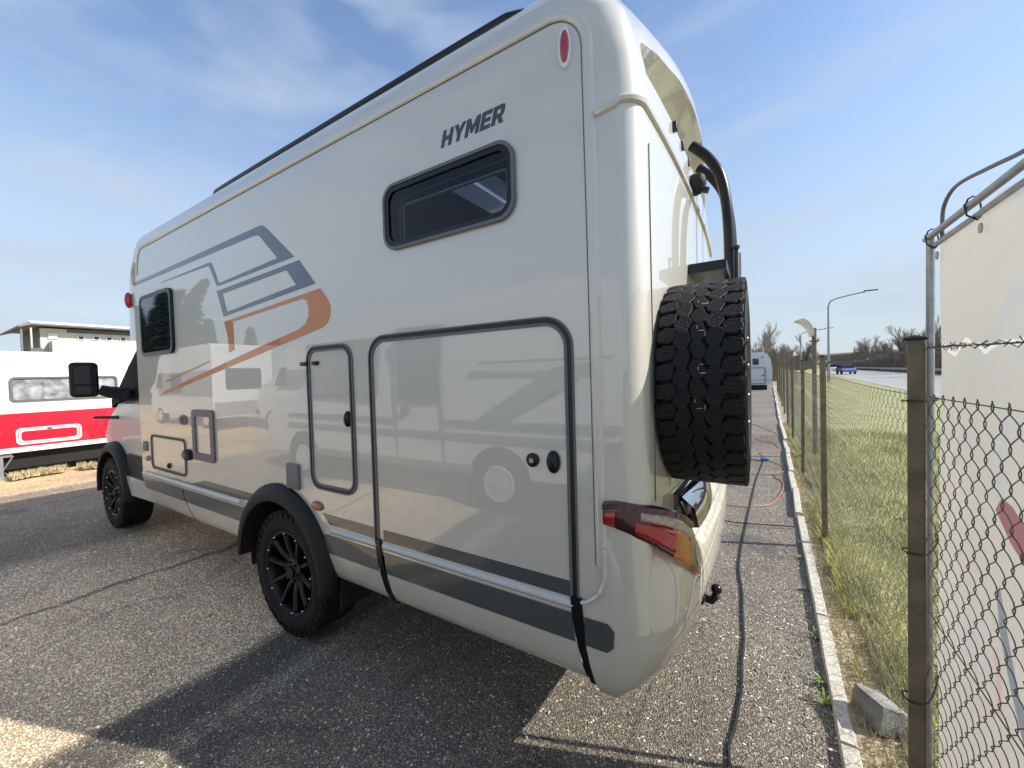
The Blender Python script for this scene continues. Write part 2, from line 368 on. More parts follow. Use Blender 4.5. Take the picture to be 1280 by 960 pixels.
def world_of(o):
    m = Matrix.Translation(o.location) @ o.rotation_euler.to_matrix().to_4x4()
    if o.parent is not None: m = world_of(o.parent) @ o.matrix_parent_inverse @ m
    return m
def tag(o, label, cat, group=None, kind=None):
    if label: o['label'] = label
    if cat: o['category'] = cat
    if group: o['group'] = group
    if kind: o['kind'] = kind
    return o
def thing(name, loc, label, cat, group=None, rz=0):
    o = bpy.data.objects.new(name, None); COL.objects.link(o); o.location = loc; o.rotation_euler = (0, 0, rz); o.empty_display_size = 0.2
    return tag(o, label, cat, group)
def copy_tree(o, parent=None):
    c = o.copy(); COL.objects.link(c)
    if parent is not None: c.parent = parent
    for ch in list(o.children): copy_tree(ch, c)
    return c
def rrect(x0, x1, z0, z1, r, n=7):
    P = []
    for cx, cz, a in ((x1 - r, z1 - r, 0), (x0 + r, z1 - r, 90), (x0 + r, z0 + r, 180), (x1 - r, z0 + r, 270)):
        P += [(cx + r * math.cos(R(a + 90 * i / n)), cz + r * math.sin(R(a + 90 * i / n))) for i in range(n + 1)]
    return P
def rbox(name, c, d, r, m, parent=None, seg=3, rot=None, smooth=True):
    b = bmesh.new(); bmesh.ops.create_cube(b, size=1)
    for v in b.verts: v.co = Vector((v.co.x * d[0], v.co.y * d[1], v.co.z * d[2]))
    bmesh.ops.bevel(b, geom=b.edges[:], offset=r, segments=seg, profile=0.5, affect='EDGES')
    for v in b.verts: v.co = (rot @ v.co if rot is not None else v.co) + Vector(c)
    me = bpy.data.meshes.new(name); b.to_mesh(me); b.free()
    return link(name, me, m, parent, smooth, 50)
def ellipsoid(name, c, d, m, parent=None, rot=None, seg=16, ring=10):
    b = bmesh.new(); bmesh.ops.create_uvsphere(b, u_segments=seg, v_segments=ring, radius=1)
    for v in b.verts:
        p = Vector((v.co.x * d[0], v.co.y * d[1], v.co.z * d[2])); v.co = (rot @ p if rot is not None else p) + Vector(c)
    me = bpy.data.meshes.new(name); b.to_mesh(me); b.free()
    return link(name, me, m, parent, True, 0)
def boolean(o, cutters, solver='EXACT'):
    for c in cutters:
        md = o.modifiers.new('cut', 'BOOLEAN'); md.operation = 'DIFFERENCE'; md.object = c; md.solver = solver
    bpy.context.view_layer.update()
    ev = o.evaluated_get(bpy.context.evaluated_depsgraph_get())
    me = bpy.data.meshes.new_from_object(ev); old = o.data; o.modifiers.clear(); me.name = old.name; o.data = me
    for c in cutters:
        d = c.data; bpy.data.objects.remove(c); bpy.data.meshes.remove(d)
    return o
def catmull(pts, sub=6):
    P = [Vector(p) for p in pts]; out = []
    for i in range(len(P) - 1):
        a, b, c, d = P[max(i - 1, 0)], P[i], P[i + 1], P[min(i + 2, len(P) - 1)]
        for k in range(sub):
            t = k / sub
            out.append(0.5 * ((2 * b) + (c - a) * t + (2 * a - 5 * b + 4 * c - d) * t * t + (3 * b - a - 3 * c + d) * t ** 3))
    out.append(P[-1]); return out
def text_mesh(name, s, m, parent, to_world, size, shear=0.0, offset=0.0, extrude=0.001, width=None):
    cu = bpy.data.curves.new(name, 'FONT'); cu.body = s; cu.size = size; cu.shear = shear; cu.offset = offset; cu.extrude = extrude; cu.space_character = 1.0
    to = bpy.data.objects.new(name, cu); COL.objects.link(to); bpy.context.view_layer.update()
    me = bpy.data.meshes.new_from_object(to.evaluated_get(bpy.context.evaluated_depsgraph_get()))
    bpy.data.objects.remove(to); bpy.data.curves.remove(cu)
    xs = [v.co.x for v in me.vertices]; k = 1.0
    if width: k = width / (max(xs) - min(xs))
    x0 = min(xs)
    for v in me.vertices: v.co = to_world((v.co.x - x0) * k, v.co.y, v.co.z)
    return link(name, me, m, parent)

# ------------------------------------------------------------------ setting
def sheet(name, x0, x1, y0, y1, z, m, nx=1, ny=1, fz=None, kind='structure'):
    v = []; f = []
    for j in range(ny + 1):
        for i in range(nx + 1):
            x = x0 + (x1 - x0) * i / nx; y = y0 + (y1 - y0) * j / ny
            v.append((x, y, z + (fz(x, y) if fz else 0)))
    for j in range(ny):
        for i in range(nx):
            a = j * (nx + 1) + i; f.append((a, a + 1, a + nx + 2, a + nx + 1))
    o = MB().add(v, f).build(name, m); o['kind'] = kind; return o
FX = lambda y: 0.425 + 0.0175 * (y - 2)      # fence line
KX = lambda y: 0.262 + 0.0165 * (y - 2)      # kerb line
sheet('ground', -900, 900, -600, 1600, -0.012, 'field')
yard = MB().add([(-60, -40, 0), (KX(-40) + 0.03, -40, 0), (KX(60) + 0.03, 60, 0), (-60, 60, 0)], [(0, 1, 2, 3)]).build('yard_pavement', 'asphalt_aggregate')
yard['kind'] = 'structure'
def bumpy(x, y): return 0.02 * noise.noise(Vector((x * 1.3, y * 1.3, 0))) + 0.012 * noise.noise(Vector((x * 6, y * 6, 3)))
def strip(name, xa, xb, y0, y1, z, m, nx, ny, amp=1.0):
    v = []; f = []
    for j in range(ny + 1):
        y = y0 + (y1 - y0) * (j / ny) ** 1.6
        for i in range(nx + 1):
            x = xa(y) + (xb(y) - xa(y)) * i / nx
            v.append((x, y, z + amp * bumpy(x, y)))
    for j in range(ny):
        for i in range(nx):
            a = j * (nx + 1) + i; f.append((a, a + 1, a + nx + 2, a + nx + 1))
    o = MB().add(v, f).build(name, m, smooth=True, angle=0); o['kind'] = 'structure'; return o
strip('verge_soil', lambda y: KX(y) + 0.035, lambda y: FX(y) + 0.16, -6, 60, 0.022, 'dry_soil', 6, 220)
ROADN = lambda y: 6.75 + (y - 28) * 0.055      # near edge of the road
strip('lawn', lambda y: FX(y) + 0.13, lambda y: ROADN(y) + 0.2, -12, 240, 0.035, 'lawn', 30, 200)
rd = MB().add([(ROADN(-40), -40, 0.05), (ROADN(-40) + 8.5, -40, 0.05), (ROADN(400) + 8.5, 400, 0.05), (ROADN(400), 400, 0.05)], [(0, 1, 2, 3)]).build('road', 'road_grey'); rd['kind'] = 'structure'
for off, nm in ((0.35, 'road_edge_line'), (8.1, 'road_edge_line')):
    ml = MB().add([(ROADN(-40) + off, -40, 0.054), (ROADN(-40) + off + 0.15, -40, 0.054), (ROADN(400) + off + 0.15, 400, 0.054), (ROADN(400) + off, 400, 0.054)], [(0, 1, 2, 3)]).build(nm, 'white_dirty', rd)
def hillz(x, y):
    d = math.hypot(x, y); return max(0, 26 * (0.55 + 0.45 * noise.noise(Vector((x * 0.004, y * 0.004, 0.3)))) * min(1, max(0, (d - 420) / 250)))
hv = []; hf = []; NA = 90
for k in range(8):
    for a in range(NA + 1):
        t = R(-20 + 240 * a / NA); d = 400 + k * 60
        x = d * math.cos(t); y = d * math.sin(t); hv.append((x, y, hillz(x, y) - 0.5))
for k in range(7):
    for a in range(NA):
        i = k * (NA + 1) + a; hf.append((i, i + 1, i + NA + 2, i + NA + 1))
o = MB().add(hv, hf).build('hills', 'scrub', smooth=True, angle=0); o['kind'] = 'structure'

# kerb stones, each its own piece of the edging
def kerb_mesh(L, seed):
    b = bmesh.new(); bmesh.ops.create_cube(b, size=1)
    for v in b.verts: v.co = Vector((v.co.x * 0.062, v.co.y * L, v.co.z * 0.22))
    bmesh.ops.subdivide_edges(b, edges=[e for e in b.edges if abs((e.verts[0].co - e.verts[1].co).y) > 0.5], cuts=6)
    bmesh.ops.bevel(b, geom=[e for e in b.edges if abs((e.verts[0].co - e.verts[1].co).y) > 0.05], offset=0.006, segments=1, affect='EDGES')
    for v in b.verts:
        v.co += Vector((noise.noise(v.co * 9 + Vector((seed, 0, 0))), 0, noise.noise(v.co * 7 + Vector((0, seed, 0))))) * 0.004
    me = bpy.data.meshes.new('kerb_stone'); b.to_mesh(me); b.free(); me.materials.append(MT['kerb_stone']); return me
KM = [kerb_mesh(0.985, 3.1), kerb_mesh(0.985, 8.7), kerb_mesh(0.975, 15.2)]
edging = thing('edging', (KX(2), 2, 0), 'low pale concrete edging between the gravelly asphalt and the wire fence', 'kerb')
for i in range(-4, 34):
    y = 2.06 + i + 0.5
    o = bpy.data.objects.new('kerb_stone', KM[i % 3]); COL.objects.link(o); o.parent = edging
    far = max(0, i - 2)
    o.location = (KX(y) + 0.03 + (random.uniform(-0.012, 0.02) if i > 2 else 0) - KX(2), y - 2, -0.072 + random.uniform(-0.004, 0.006) + (random.uniform(-0.005, 0.04) if i > 2 else 0))
    o.rotation_euler = (random.uniform(-0.006, 0.006), random.uniform(-0.03, 0.03) * (1 if i > 2 else 0.3), -0.0165 + random.uniform(-1, 1) * (0.022 if i > 2 else 0.002))

# ------------------------------------------------------------------ motorhome
YL, YR = 1.29, 3.49; YC = (YL + YR) / 2
mh = thing('motorhome', (-3.6, YC, 0), 'large pale grey-beige motorhome with bronze and blue side stripes and rear spare wheel', 'motorhome')

def plan_loop(z, ins, xc, xr, r, xf):
    yl, yr = YL + ins, YR - ins; P = [(xf, yl, z)]
    for i in range(9):
        a = R(-90 + 90 * i / 8); P.append((xc - r + r * math.cos(a), yl + r + r * math.sin(a), z))
    for i in range(1, 24):
        t = i / 24; y = yl + r + (yr - yl - 2 * r) * t
        P.append((xc + (xr - xc) * (1 - abs(2 * t - 1) ** 2.4), y, z))
    for i in range(9):
        a = R(0 + 90 * i / 8); P.append((xc - r + r * math.cos(a), yr - r + r * math.sin(a), z))
    P.append((xf, yr, z)); return P
LV = [(0.72, 0, -.312, -.285, .075, -4.95), (1.6, 0, -.312, -.285, .075, -4.95), (2.45, 0, -.312, -.285, .075, -4.95), (2.62, 0, -.325, -.28, .08, -4.95), (2.72, 0, -.345, -.272, .09, -4.95),
      (2.80, 0.0, -.362, -.268, .10, -4.9), (2.845, .004, -.385, -.266, .12, -4.87), (2.90, .012, -.405, -.266, .12, -4.84), (2.95, .032, -.44, -.268, .14, -4.80), (2.985, .062, -.49, -.275, .16, -4.76), (3.003, .12, -.58, -.29, .2, -4.7), (3.014, .35, -.8, -.34, .2, -4.5)]
body = MB().loft([plan_loop(*l) for l in LV]).build('body_shell', 'paint', mh, smooth=True, angle=38)
cut = []
c = MB(); c.loft([[(-2.52 + .455 * math.cos(2 * math.pi * i / 40), y, .42 + .455 * math.sin(2 * math.pi * i / 40)) for i in range(40)] for y in (YL - .2, YL + .42)]); cut.append(c.build('cutter', None))
c = MB(); c.loft([[(-2.52 + .455 * math.cos(2 * math.pi * i / 40), y, .42 + .455 * math.sin(2 * math.pi * i / 40)) for i in range(40)] for y in (YR - .42, YR + .2)]); cut.append(c.build('cutter', None))
WX0, WX1, WZ0, WZ1 = -1.485, -.765, 2.185, 2.485
cut.append(MB().prism_xz(rrect(WX0 + .03, WX1 - .03, WZ0 + .03, WZ1 - .03, .05), YL - .1, YL + .15).build('cutter', None))
cut.append(MB().box((-1.475, 2.52, 2.9), (.68, .86, .4)).build('cutter', None))
cut.append(MB().box((-2.62, YC, 1.91), (4.0, 2.06, 1.98)).build('cutter', None))
c = MB(); lps = []
for i in range(17):
    t = -1 + i / 8; y = YC + t * .965; e = 1 - abs(t) ** 3; zl = 2.765 + .145 * (1 - t * t); zj = 2.61
    dep = .10 + .20 * min(1, (1 - abs(t)) * 5)
    lps.append([(-.1, y, zj), (-.1, y, zl), (-.29, y, zl), (-.315 - dep, y, zj + (zl - zj) * .12), (-.315 - dep, y, zj)])
c.loft(lps); cut.append(c.build('cutter', None))
boolean(body, cut)
body.data.polygons.foreach_set('use_smooth', [True] * len(body.data.polygons)); body.data.set_sharp_from_angle(angle=R(38))

# roof hatch above the rear bed (seen through the side window) and inner lining
h = MB(); h.box((-1.808, 2.52, 2.955), (.02, .85, .15)); h.box((-1.142, 2.52, 2.955), (.02, .85, .15)); h.box((-1.475, 2.10, 2.955), (.64, .02, .15)); h.box((-1.475, 2.94, 2.955), (.64, .02, .15))
hatch = h.build('roof_hatch', 'white_paint', mh)
MB().add([(-1.84, 2.07, 3.045), (-1.11, 2.07, 3.045), (-1.11, 2.97, 3.045), (-1.84, 2.97, 3.045)], [(0, 1, 2, 3)]).build('hatch_dome', 'clear_glass', hatch)
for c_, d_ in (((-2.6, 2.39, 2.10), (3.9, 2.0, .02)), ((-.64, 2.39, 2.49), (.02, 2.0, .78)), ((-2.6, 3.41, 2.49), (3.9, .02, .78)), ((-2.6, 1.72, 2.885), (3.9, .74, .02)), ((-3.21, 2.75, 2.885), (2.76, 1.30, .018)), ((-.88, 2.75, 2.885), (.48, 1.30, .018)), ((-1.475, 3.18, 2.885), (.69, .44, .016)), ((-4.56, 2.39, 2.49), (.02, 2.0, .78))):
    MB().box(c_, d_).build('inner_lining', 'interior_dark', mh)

# underbody
ub = MB(); ub.box((-3.6, YC, .60), (5.6, 1.5, .22)); ub.box((-4.2, YC, .62), (1.6, 1.9, .2)); ub.box((-1.2, YC, .62), (1.25, 1.9, .2)); ub.box((-3.9, YC - .55, .42), (1.3, .3, .2)); ub.box((-3.0, YC, .38), (5.2, .12, .12))
ub.tube([(-2.52, YL + .2, .40), (-2.52, YR - .2, .40)], .05, 8); ub.tube([(-6.15, YL + .2, .40), (-6.15, YR - .2, .40)], .05, 8)
ub.build('underbody', 'under', mh)

# lower skirts with their bands, per panel
PROF = [(.765, YL - .004), (.70, YL - .006), (.62, YL - .002), (.54, YL + .012), (.495, YL + .03), (.47, YL + .06), (.47, YL + .12)]
def skirt(name, x0, x1, lean0=0.0, lean1=0.0, side=1):
    def yy(y): return y if side == 1 else YR + YL - y
    def lean(z, l): return l * ((.765 - z) / .295) ** 1.6
    loops = [[(x0 + lean(z, lean0), yy(y), z) for z, y in PROF], [(x1 + lean(z, lean1), yy(y), z) for z, y in PROF]]
    n = len(PROF); m = MB(); V = loops[0] + loops[1]
    F = [(j, j + 1, n + j + 1, n + j) for j in range(n - 1)]
    m.add(V, F)
    k = m.build(name, 'paint', mh, smooth=True)
    bz = [(.741, YL - .0075), (.70, YL - .0085), (.637, YL - .0055)]
    loops = [[(x0 + .004 + lean(z, lean0), yy(y), z) for z, y in bz], [(x1 - .004 + lean(z, lean1), yy(y), z) for z, y in bz]]
    m = MB(); m.add(loops[0] + loops[1], [(0, 1, 4, 3), (1, 2, 5, 4)]); m.build('dark_band', 'paint_band', k, smooth=True)
    return k
SK = [(-4.93, -4.02, .22, .17), (-4.00, -2.99, .17, 0), (-2.07, -1.625, 0, .045), (-1.575, -.575, .045, .04)]
for a in SK: skirt('skirt_panel', *a)
for a in SK: skirt('skirt_panel', *a, side=-1)
# aluminium ridge rail and thin upper band
for x0, x1, zz in ((-4.93, -3.035, .80), (-2.005, -1.62, .80), (-1.58, -.572, .80)):
    r = MB(); r.prism_yz([(YL, .757), (YL - .011, .760), (YL - .014, .768), (YL - .013, .779), (YL - .006, .786), (YL, .787)], x0, x1); rl = r.build('ridge_rail', 'alu', mh, smooth=True, angle=60)
    MB().prism_xz([(x0, .749), (x1, .749), (x1, .7565), (x0, .7565)], YL - .0115, YL).build('rail_lip', 'paint', rl)
for pts in ([(-2.02, .797), (-1.62, .794), (-1.62, .851), (-2.085, .853)], [(-1.58, .794), (-.575, .794), (-.575, .851), (-1.58, .851)], [(-2.985, .80), (-4.85, .80), (-4.88, .792), (-2.99, .792)], [(-3.84, .80), (-2.92, .80), (-2.86, .853), (-3.6, .853)]):
    MB().prism_xz(pts, YL - .0016, YL + .002).build('dark_band', 'paint_band', mh)
# band on the bumper corner is built with the bumper

# wheel arch flares
def flare(cx, cz, y, r0, r1, a0, a1, name='wheel_arch_flare', out=.055, s=1):
    lps = []
    for i in range(29):
        a = R(a0 + (a1 - a0) * i / 28); e = .55 + .45 * math.sin(math.pi * i / 28) ** .5
        ro = r0 + (r1 - r0) * e
        def P(r, dy): return (cx + r * math.cos(a), y - s * dy, cz + r * math.sin(a))
        lps.append([P(r0, -.10), P(r0, out * .9), P(r0 + .012, out), P(r0 + (ro - r0) * .55, out * .95), P(ro - .012, out * .55), P(ro, out * .25), P(ro, -.02)])
    return MB().loft(lps).build(name, 'black_plastic', mh, smooth=True, angle=50)
flare(-2.52, .42, YL, .445, .545, -2, 178)
flare(-2.52, .42, YR, .445, .545, -2, 178, s=-1)
wl = MB()
for y0, y1 in ((YL + .02, YL + .42), (YR - .42, YR - .02)):
    for cx in (-2.52,):
        V = []; n = 30
        lp = [[(cx + .452 * math.cos(R(-10 + 200 * i / n)), y, .42 + .452 * math.sin(R(-10 + 200 * i / n))) for i in range(n + 1)] for y in (y0, y1)]
        wl.loft(lp, False, False, closed=False)
        wl.add([(cx - .47, (y1 if y0 < 2 else y0), .35), (cx + .47, (y1 if y0 < 2 else y0), .35), (cx + .47, (y1 if y0 < 2 else y0), .9), (cx - .47, (y1 if y0 < 2 else y0), .9)], [(0, 1, 2, 3)])
wl.build('wheel_well', 'under', mh)
MB().box((-2.01, YL + .18, .48), (.012, .28, .36)).build('mud_flap', 'black_plastic', mh)

# edge mouldings: roof edge to rear corner, vertical
path = []
for i in range(9): path.append((-4.68 - .16 * math.sin(R(90 * (1 - i / 8))), 2.84 - .24 * (1 - math.cos(R(90 * (1 - i / 8))))))
path.append((-.62, 2.84))
for i in range(1, 11): path.append((-.62 + .145 * math.sin(R(9 * i)), 2.695 + .145 * math.cos(R(9 * i))))
path.append((-.470, 2.0)); path.append((-.466, .93))
mo = MB()
k = len(path); lps = []
for i in range(k):
    p0 = Vector(path[max(i - 1, 0)]); p1 = Vector(path[min(i + 1, k - 1)]); d = (p1 - p0).normalized(); n = Vector((-d.y, d.x)); p = Vector(path[i])
    sec = [(-.020, 0.002), (-.018, -.004), (-.008, -.008), (.006, -.009), (.016, -.005), (.021, .002)]
    lps.append([((p + n * a).x, YL + b, (p + n * a).y) for a, b in sec])
mo.loft(lps).build('edge_moulding', 'paint', mh, smooth=True, angle=60)
MB().ribbon_xz(path, -.0235, -.0205, YL - .0015, YL + .002).build('moulding_shadow_gap', 'seal_grey', mh)
# horizontal moulding around the rear at z 2.47
def rear_path(z, xc=-.312, xr=-.285, r=.075, off=0.0, y0=YL, y1=YR):
    lp = plan_loop(z, 0, xc, xr, r, -4.95)[1:-1]
    out = []
    for i, p in enumerate(lp):
        a = Vector(lp[max(i - 1, 0)]); b = Vector(lp[min(i + 1, len(lp) - 1)]); d = (b - a).normalized(); n = Vector((d.y, -d.x, 0))
        out.append(Vector(p) + n * off)
    return out
rp = [Vector((-.452, YL - .002, 2.452))] + rear_path(2.47, off=.001)
rp[1].z = 2.46
MB().tube(rp, .014, 8).build('rear_moulding', 'paint', mh, smooth=True)
for yy, z0, z1 in ((1.40, 1.15, 2.36), (3.38, 1.15, 2.36)):
    MB().box((-.3105, yy, (z0 + z1) / 2), (.008, .003, z1 - z0)).build('panel_seam', 'seal_grey', mh)

# raised field seam lines on the corner panel
# ---- rear upper side window
wf = MB(); wf.ring_xz(rrect(WX0, WX1, WZ0, WZ1, .075), rrect(WX0 + .013, WX1 - .013, WZ0 + .013, WZ1 - .013, .066), YL - .016, YL + .01)
win = wf.build('side_window', 'frame_grey', mh, smooth=True, angle=40)
MB().ring_xz(rrect(WX0 + .012, WX1 - .012, WZ0 + .012, WZ1 - .012, .066), rrect(WX0 + .034, WX1 - .034, WZ0 + .034, WZ1 - .034, .05), YL - .012, YL + .05).build('window_seal', 'black_gloss', win)
pq = [(x, YL - .004, z) for x, z in rrect(WX0 + .033, WX1 - .033, WZ0 + .033, WZ1 - .033, .05)]; MB().add(pq, [tuple(range(len(pq)))]).build('pane', 'tinted_glass', win)
MB().ring_xz(rrect(WX0 + .07, WX1 - .065, WZ0 + .045, WZ1 - .075, .02), rrect(WX0 + .078, WX1 - .073, WZ0 + .053, WZ1 - .083, .016), YL + .045, YL + .06).build('blind_frame', 'frame_grey', win)
# ---- front side window
fx0, fx1, fz0, fz1 = -4.75, -4.03, 1.85, 2.385
fr = MB(); fr.ring_xz(rrect(fx0, fx1, fz0, fz1, .07), rrect(fx0 + .03, fx1 - .03, fz0 + .03, fz1 - .03, .05), YL - .022, YL + .005)
fwn = fr.build('side_window', 'black_gloss', mh, smooth=True, angle=40)
MB().prism_xz(rrect(fx0 + .027, fx1 - .027, fz0 + .027, fz1 - .027, .05), YL - .019, YL + .004).build('pane', 'dark_glass', fwn)

# ---- doors: garage flap, locker door
def door_path(x0, x1, ztop, zbot, r):
    P = [(x0, zbot), (x0, (zbot + ztop) / 2)]
    for i in range(9): P.append((x0 + r - r * math.cos(R(90 * i / 8)), ztop - r + r * math.sin(R(90 * i / 8))))
    for i in range(9): P.append((x1 - r + r * math.sin(R(90 * i / 8)), ztop - r + r * math.cos(R(90 * i / 8))))
    P += [(x1, (zbot + ztop) / 2), (x1, zbot)]; return P
gp = door_path(-1.628, -.566, 1.79, .79, .10)
gd = MB().ribbon_xz(gp, -.020, -.0085, YL - .005, YL + .003).build('garage_door', 'seal_grey', mh)
gd['label'] = 'wide garage flap outlined by a dark rubber seal'
MB().ribbon_xz(gp, -.0085, .0085, YL - .0025, YL + .003).build('door_seal', 'seal_black', gd)
MB().ribbon_xz(gp, .0085, .015, YL - .005, YL + .003).build('outer_trim', 'seal_grey', gd)
for xa, w in ((-.560, .042), (-1.612, .036)):
    lp = []
    for i in range(9):
        z = .80 - .335 * i / 8; ln = .047 * (i / 8) ** 1.5; y = YL - .014 + .062 * (i / 8) ** 2.2
        lp.append([(xa - w / 2 + ln, y, z), (xa + w / 2 + ln, y, z), (xa + w / 2 + ln, y + .04, z), (xa - w / 2 + ln, y + .04, z)])
    MB().loft(lp).build('lower_seal', 'black_gloss', gd, smooth=True, angle=40)
def knob(x, z, rx, rz, parent, m='black_gloss', th=.022):
    return ellipsoid('knob', (x, YL - .008, z), (rx, th, rz), m, parent)
knob(-.637, 1.277, .026, .042, gd)
lk = MB().loft([[(-.724 + rr * math.cos(2 * math.pi * i / 20), y, 1.276 + rr * math.sin(2 * math.pi * i / 20)) for i in range(20)] for rr, y in ((.026, YL), (.026, YL - .010), (.020, YL - .014))]).build('lock', 'black_gloss', gd, smooth=True)
MB().loft([[(-.724 + rr * math.cos(2 * math.pi * i / 16), y, 1.276 + rr * math.sin(2 * math.pi * i / 16)) for i in range(16)] for rr, y in ((.011, YL - .010), (.010, YL - .0165))]).build('lock_cylinder', 'chrome', gd)
def closed_door(x0, x1, z0, z1, r, name, w=1.0):
    a = MB().ring_xz(rrect(x0, x1, z0, z1, r), rrect(x0 + .008 * w, x1 - .008 * w, z0 + .008 * w, z1 - .008 * w, r - .008 * w), YL - .008, YL + .003).build(name, 'seal_grey', mh)
    MB().ring_xz(rrect(x0 + .008 * w, x1 - .008 * w, z0 + .008 * w, z1 - .008 * w, r - .008 * w), rrect(x0 + .022 * w, x1 - .022 * w, z0 + .022 * w, z1 - .022 * w, r - .022 * w), YL - .004, YL + .003).build('door_seal', 'seal_black', a)
    MB().ring_xz(rrect(x0 + .022 * w, x1 - .022 * w, z0 + .022 * w, z1 - .022 * w, r - .022 * w), rrect(x0 + .031 * w, x1 - .031 * w, z0 + .031 * w, z1 - .031 * w, r - .031 * w), YL - .0075, YL + .003).build('inner_trim', 'seal_grey', a)
    return a
sd = closed_door(-2.175, -1.765, .985, 1.785, .085, 'locker_door')
sd['label'] = 'tall narrow locker door next to the garage flap'
knob(-1.815, 1.39, .020, .042, sd)
for z, x in ((1.69, -2.19), (1.69, -2.085)):
    rbox('hinge', (x, YL - .008, z), (.07 if x < -2.15 else .05, .02, .022), .006, 'black_gloss', sd)
sh = closed_door(-4.685, -3.92, .84, 1.15, .055, 'service_flap', .7)
ellipsoid('knob', (-4.28, YL - .006, .90), (.028, .014, .024), 'black_gloss', sh)
wv = MB().ring_xz(rrect(-3.755, -3.385, 1.005, 1.395, .035), rrect(-3.70, -3.44, 1.06, 1.345, .015), YL - .014, YL + .004).build('service_hatch', 'frame_grey', mh)
MB().prism_xz(rrect(-3.705, -3.435, 1.055, 1.35, .015), YL - .003, YL + .003).build('hatch_panel', 'paint', wv)
def disc(name, x, z, r, m, parent, th=.012, n=24, sx=1.0):
    return MB().loft([[(x + sx * rr * math.cos(2 * math.pi * i / n), y, z + rr * math.sin(2 * math.pi * i / n)) for i in range(n)] for rr, y in ((r, YL + .002), (r, YL - th * .7), (r * .85, YL - th))]).build(name, m, parent, smooth=True)
fc = disc('filler_cap', -3.94, 1.305, .04, 'frame_grey', mh, .012, sx=1.9); disc('cap_inner', -3.95, 1.305, .030, 'black_gloss', fc, .016, sx=1.3)
lc = disc('hatch_lock', -3.862, 1.03, .045, 'black_plastic', mh, .03, sx=1.6); disc('lock_face', -3.88, 1.03, .028, 'frame_grey', lc, .036, sx=1.5)
rbox('side_vent', (-2.352, YL - .008, 1.03), (.125, .024, .15), .008, 'vent_grey', mh)
rbox('reflector', (-4.83, YL - .004, 1.03), (.10, .012, .09), .004, 'frame_grey', mh)
ellipsoid('side_marker_lamp', (-4.79, YL - .006, .92), (.055, .014, .025), 'orange_lens', mh)
am = ellipsoid('side_marker_lamp', (-2.125, YL - .006, .886), (.050, .016, .021), 'orange_lens', mh)
mo_ = MB().loft([[(-2.125 + a * .056 * math.cos(2 * math.pi * i / 20), y, .886 + a * .027 * math.sin(2 * math.pi * i / 20)) for i in range(20)] for a, y in ((1, YL + .001), (1, YL - .005), (.9, YL - .007))]); mo_.build('lamp_bezel', 'frame_grey', am)
rm = ellipsoid('top_marker_lamp', (-.552, YL - .008, 2.708), (.019, .016, .060), 'red_lens', mh)
MB().loft([[(-.554 + a * .024 * math.cos(2 * math.pi * i / 24), y, 2.708 + a * .068 * math.sin(2 * math.pi * i / 24)) for i in range(24)] for a, y in ((1, YL + .001), (1, YL - .010), (.9, YL - .014))]).build('lamp_bezel', 'white_paint', rm, smooth=True)

# ---- printed stripes and lettering
def decal(pts, m): return MB().prism_xz(pts, YL - .0018, YL + .001).build('side_stripe', m, mh)
decal([(-4.93, 2.545), (-2.64, 2.565), (-2.595, 2.561), (-2.56, 2.543), (-2.258, 2.308), (-3.222, 2.276), (-3.25, 2.285), (-3.265, 2.31), (-3.345, 2.428), (-3.37, 2.439), (-3.40, 2.441), (-4.266, 2.449),
       (-4.266, 2.455), (-3.366, 2.463), (-3.325, 2.460), (-3.305, 2.445), (-3.225, 2.315), (-3.215, 2.302), (-3.19, 2.296), (-2.437, 2.332), (-2.63, 2.500), (-2.66, 2.514), (-2.72, 2.519), (-4.93, 2.515)], 'graphic_blue')
bo = [(-3.250, 2.244), (-2.211, 2.280), (-2.063, 2.127), (-3.160, 2.055)]; bi = [(-3.165, 2.214), (-2.345, 2.246), (-2.250, 2.146), (-3.110, 2.083)]
MB().ring_xz(bo, bi, YL - .0018, YL + .001).build('side_stripe', 'graphic_blue', mh)
decal([(-3.157, 2.020), (-2.021, 2.095), (-1.958, 2.03), (-1.933, 1.985), (-1.940, 1.938), (-1.965, 1.905), (-2.01, 1.882), (-4.45, 1.489), (-4.29, 1.542), (-2.73, 1.811), (-2.25, 1.889), (-2.175, 1.915), (-2.14, 1.955), (-2.136, 2.001), (-2.15, 2.04), (-2.19, 2.060), (-3.03, 2.008), (-3.028, 1.820), (-3.107, 1.804), (-3.111, 1.899)], 'graphic_bronze')
decal([(-4.255, 1.615), (-3.74, 1.695), (-3.42, 1.750), (-3.42, 1.757), (-3.754, 1.707), (-4.249, 1.630)], 'graphic_bronze')
GLY = {'H': [[(0, 0), (.28, 0), (.28, .38), (.62, .38), (.62, 0), (.9, 0), (.9, 1), (.62, 1), (.62, .62), (.28, .62), (.28, 1), (0, 1)]],
       'Y': [[(.33, 0), (.61, 0), (.61, .4), (.95, 1), (.64, 1), (.47, .66), (.30, 1), (-.01, 1), (.33, .4)]],
       'M': [[(0, 0), (.27, 0), (.27, .55), (.47, .15), (.62, .15), (.84, .55), (.84, 0), (1.11, 0), (1.11, 1), (.82, 1), (.555, .5), (.29, 1), (0, 1)]],
       'E': [[(0, 0), (.78, 0), (.78, .22), (.28, .22), (.28, .4), (.72, .4), (.72, .6), (.28, .6), (.28, .78), (.78, .78), (.78, 1), (0, 1)]],
       'R': [[(0, 0), (.28, 0), (.28, .34), (.40, .34), (.58, 0), (.9, 0), (.68, .37), (.80, .45), (.85, .56), (.85, .84), (.80, .95), (.68, 1), (.279, 1), (.279, .79), (.58, .79), (.58, .55), (.2795, .55), (.2795, .999), (0, 1)]]}
xo = 0.0
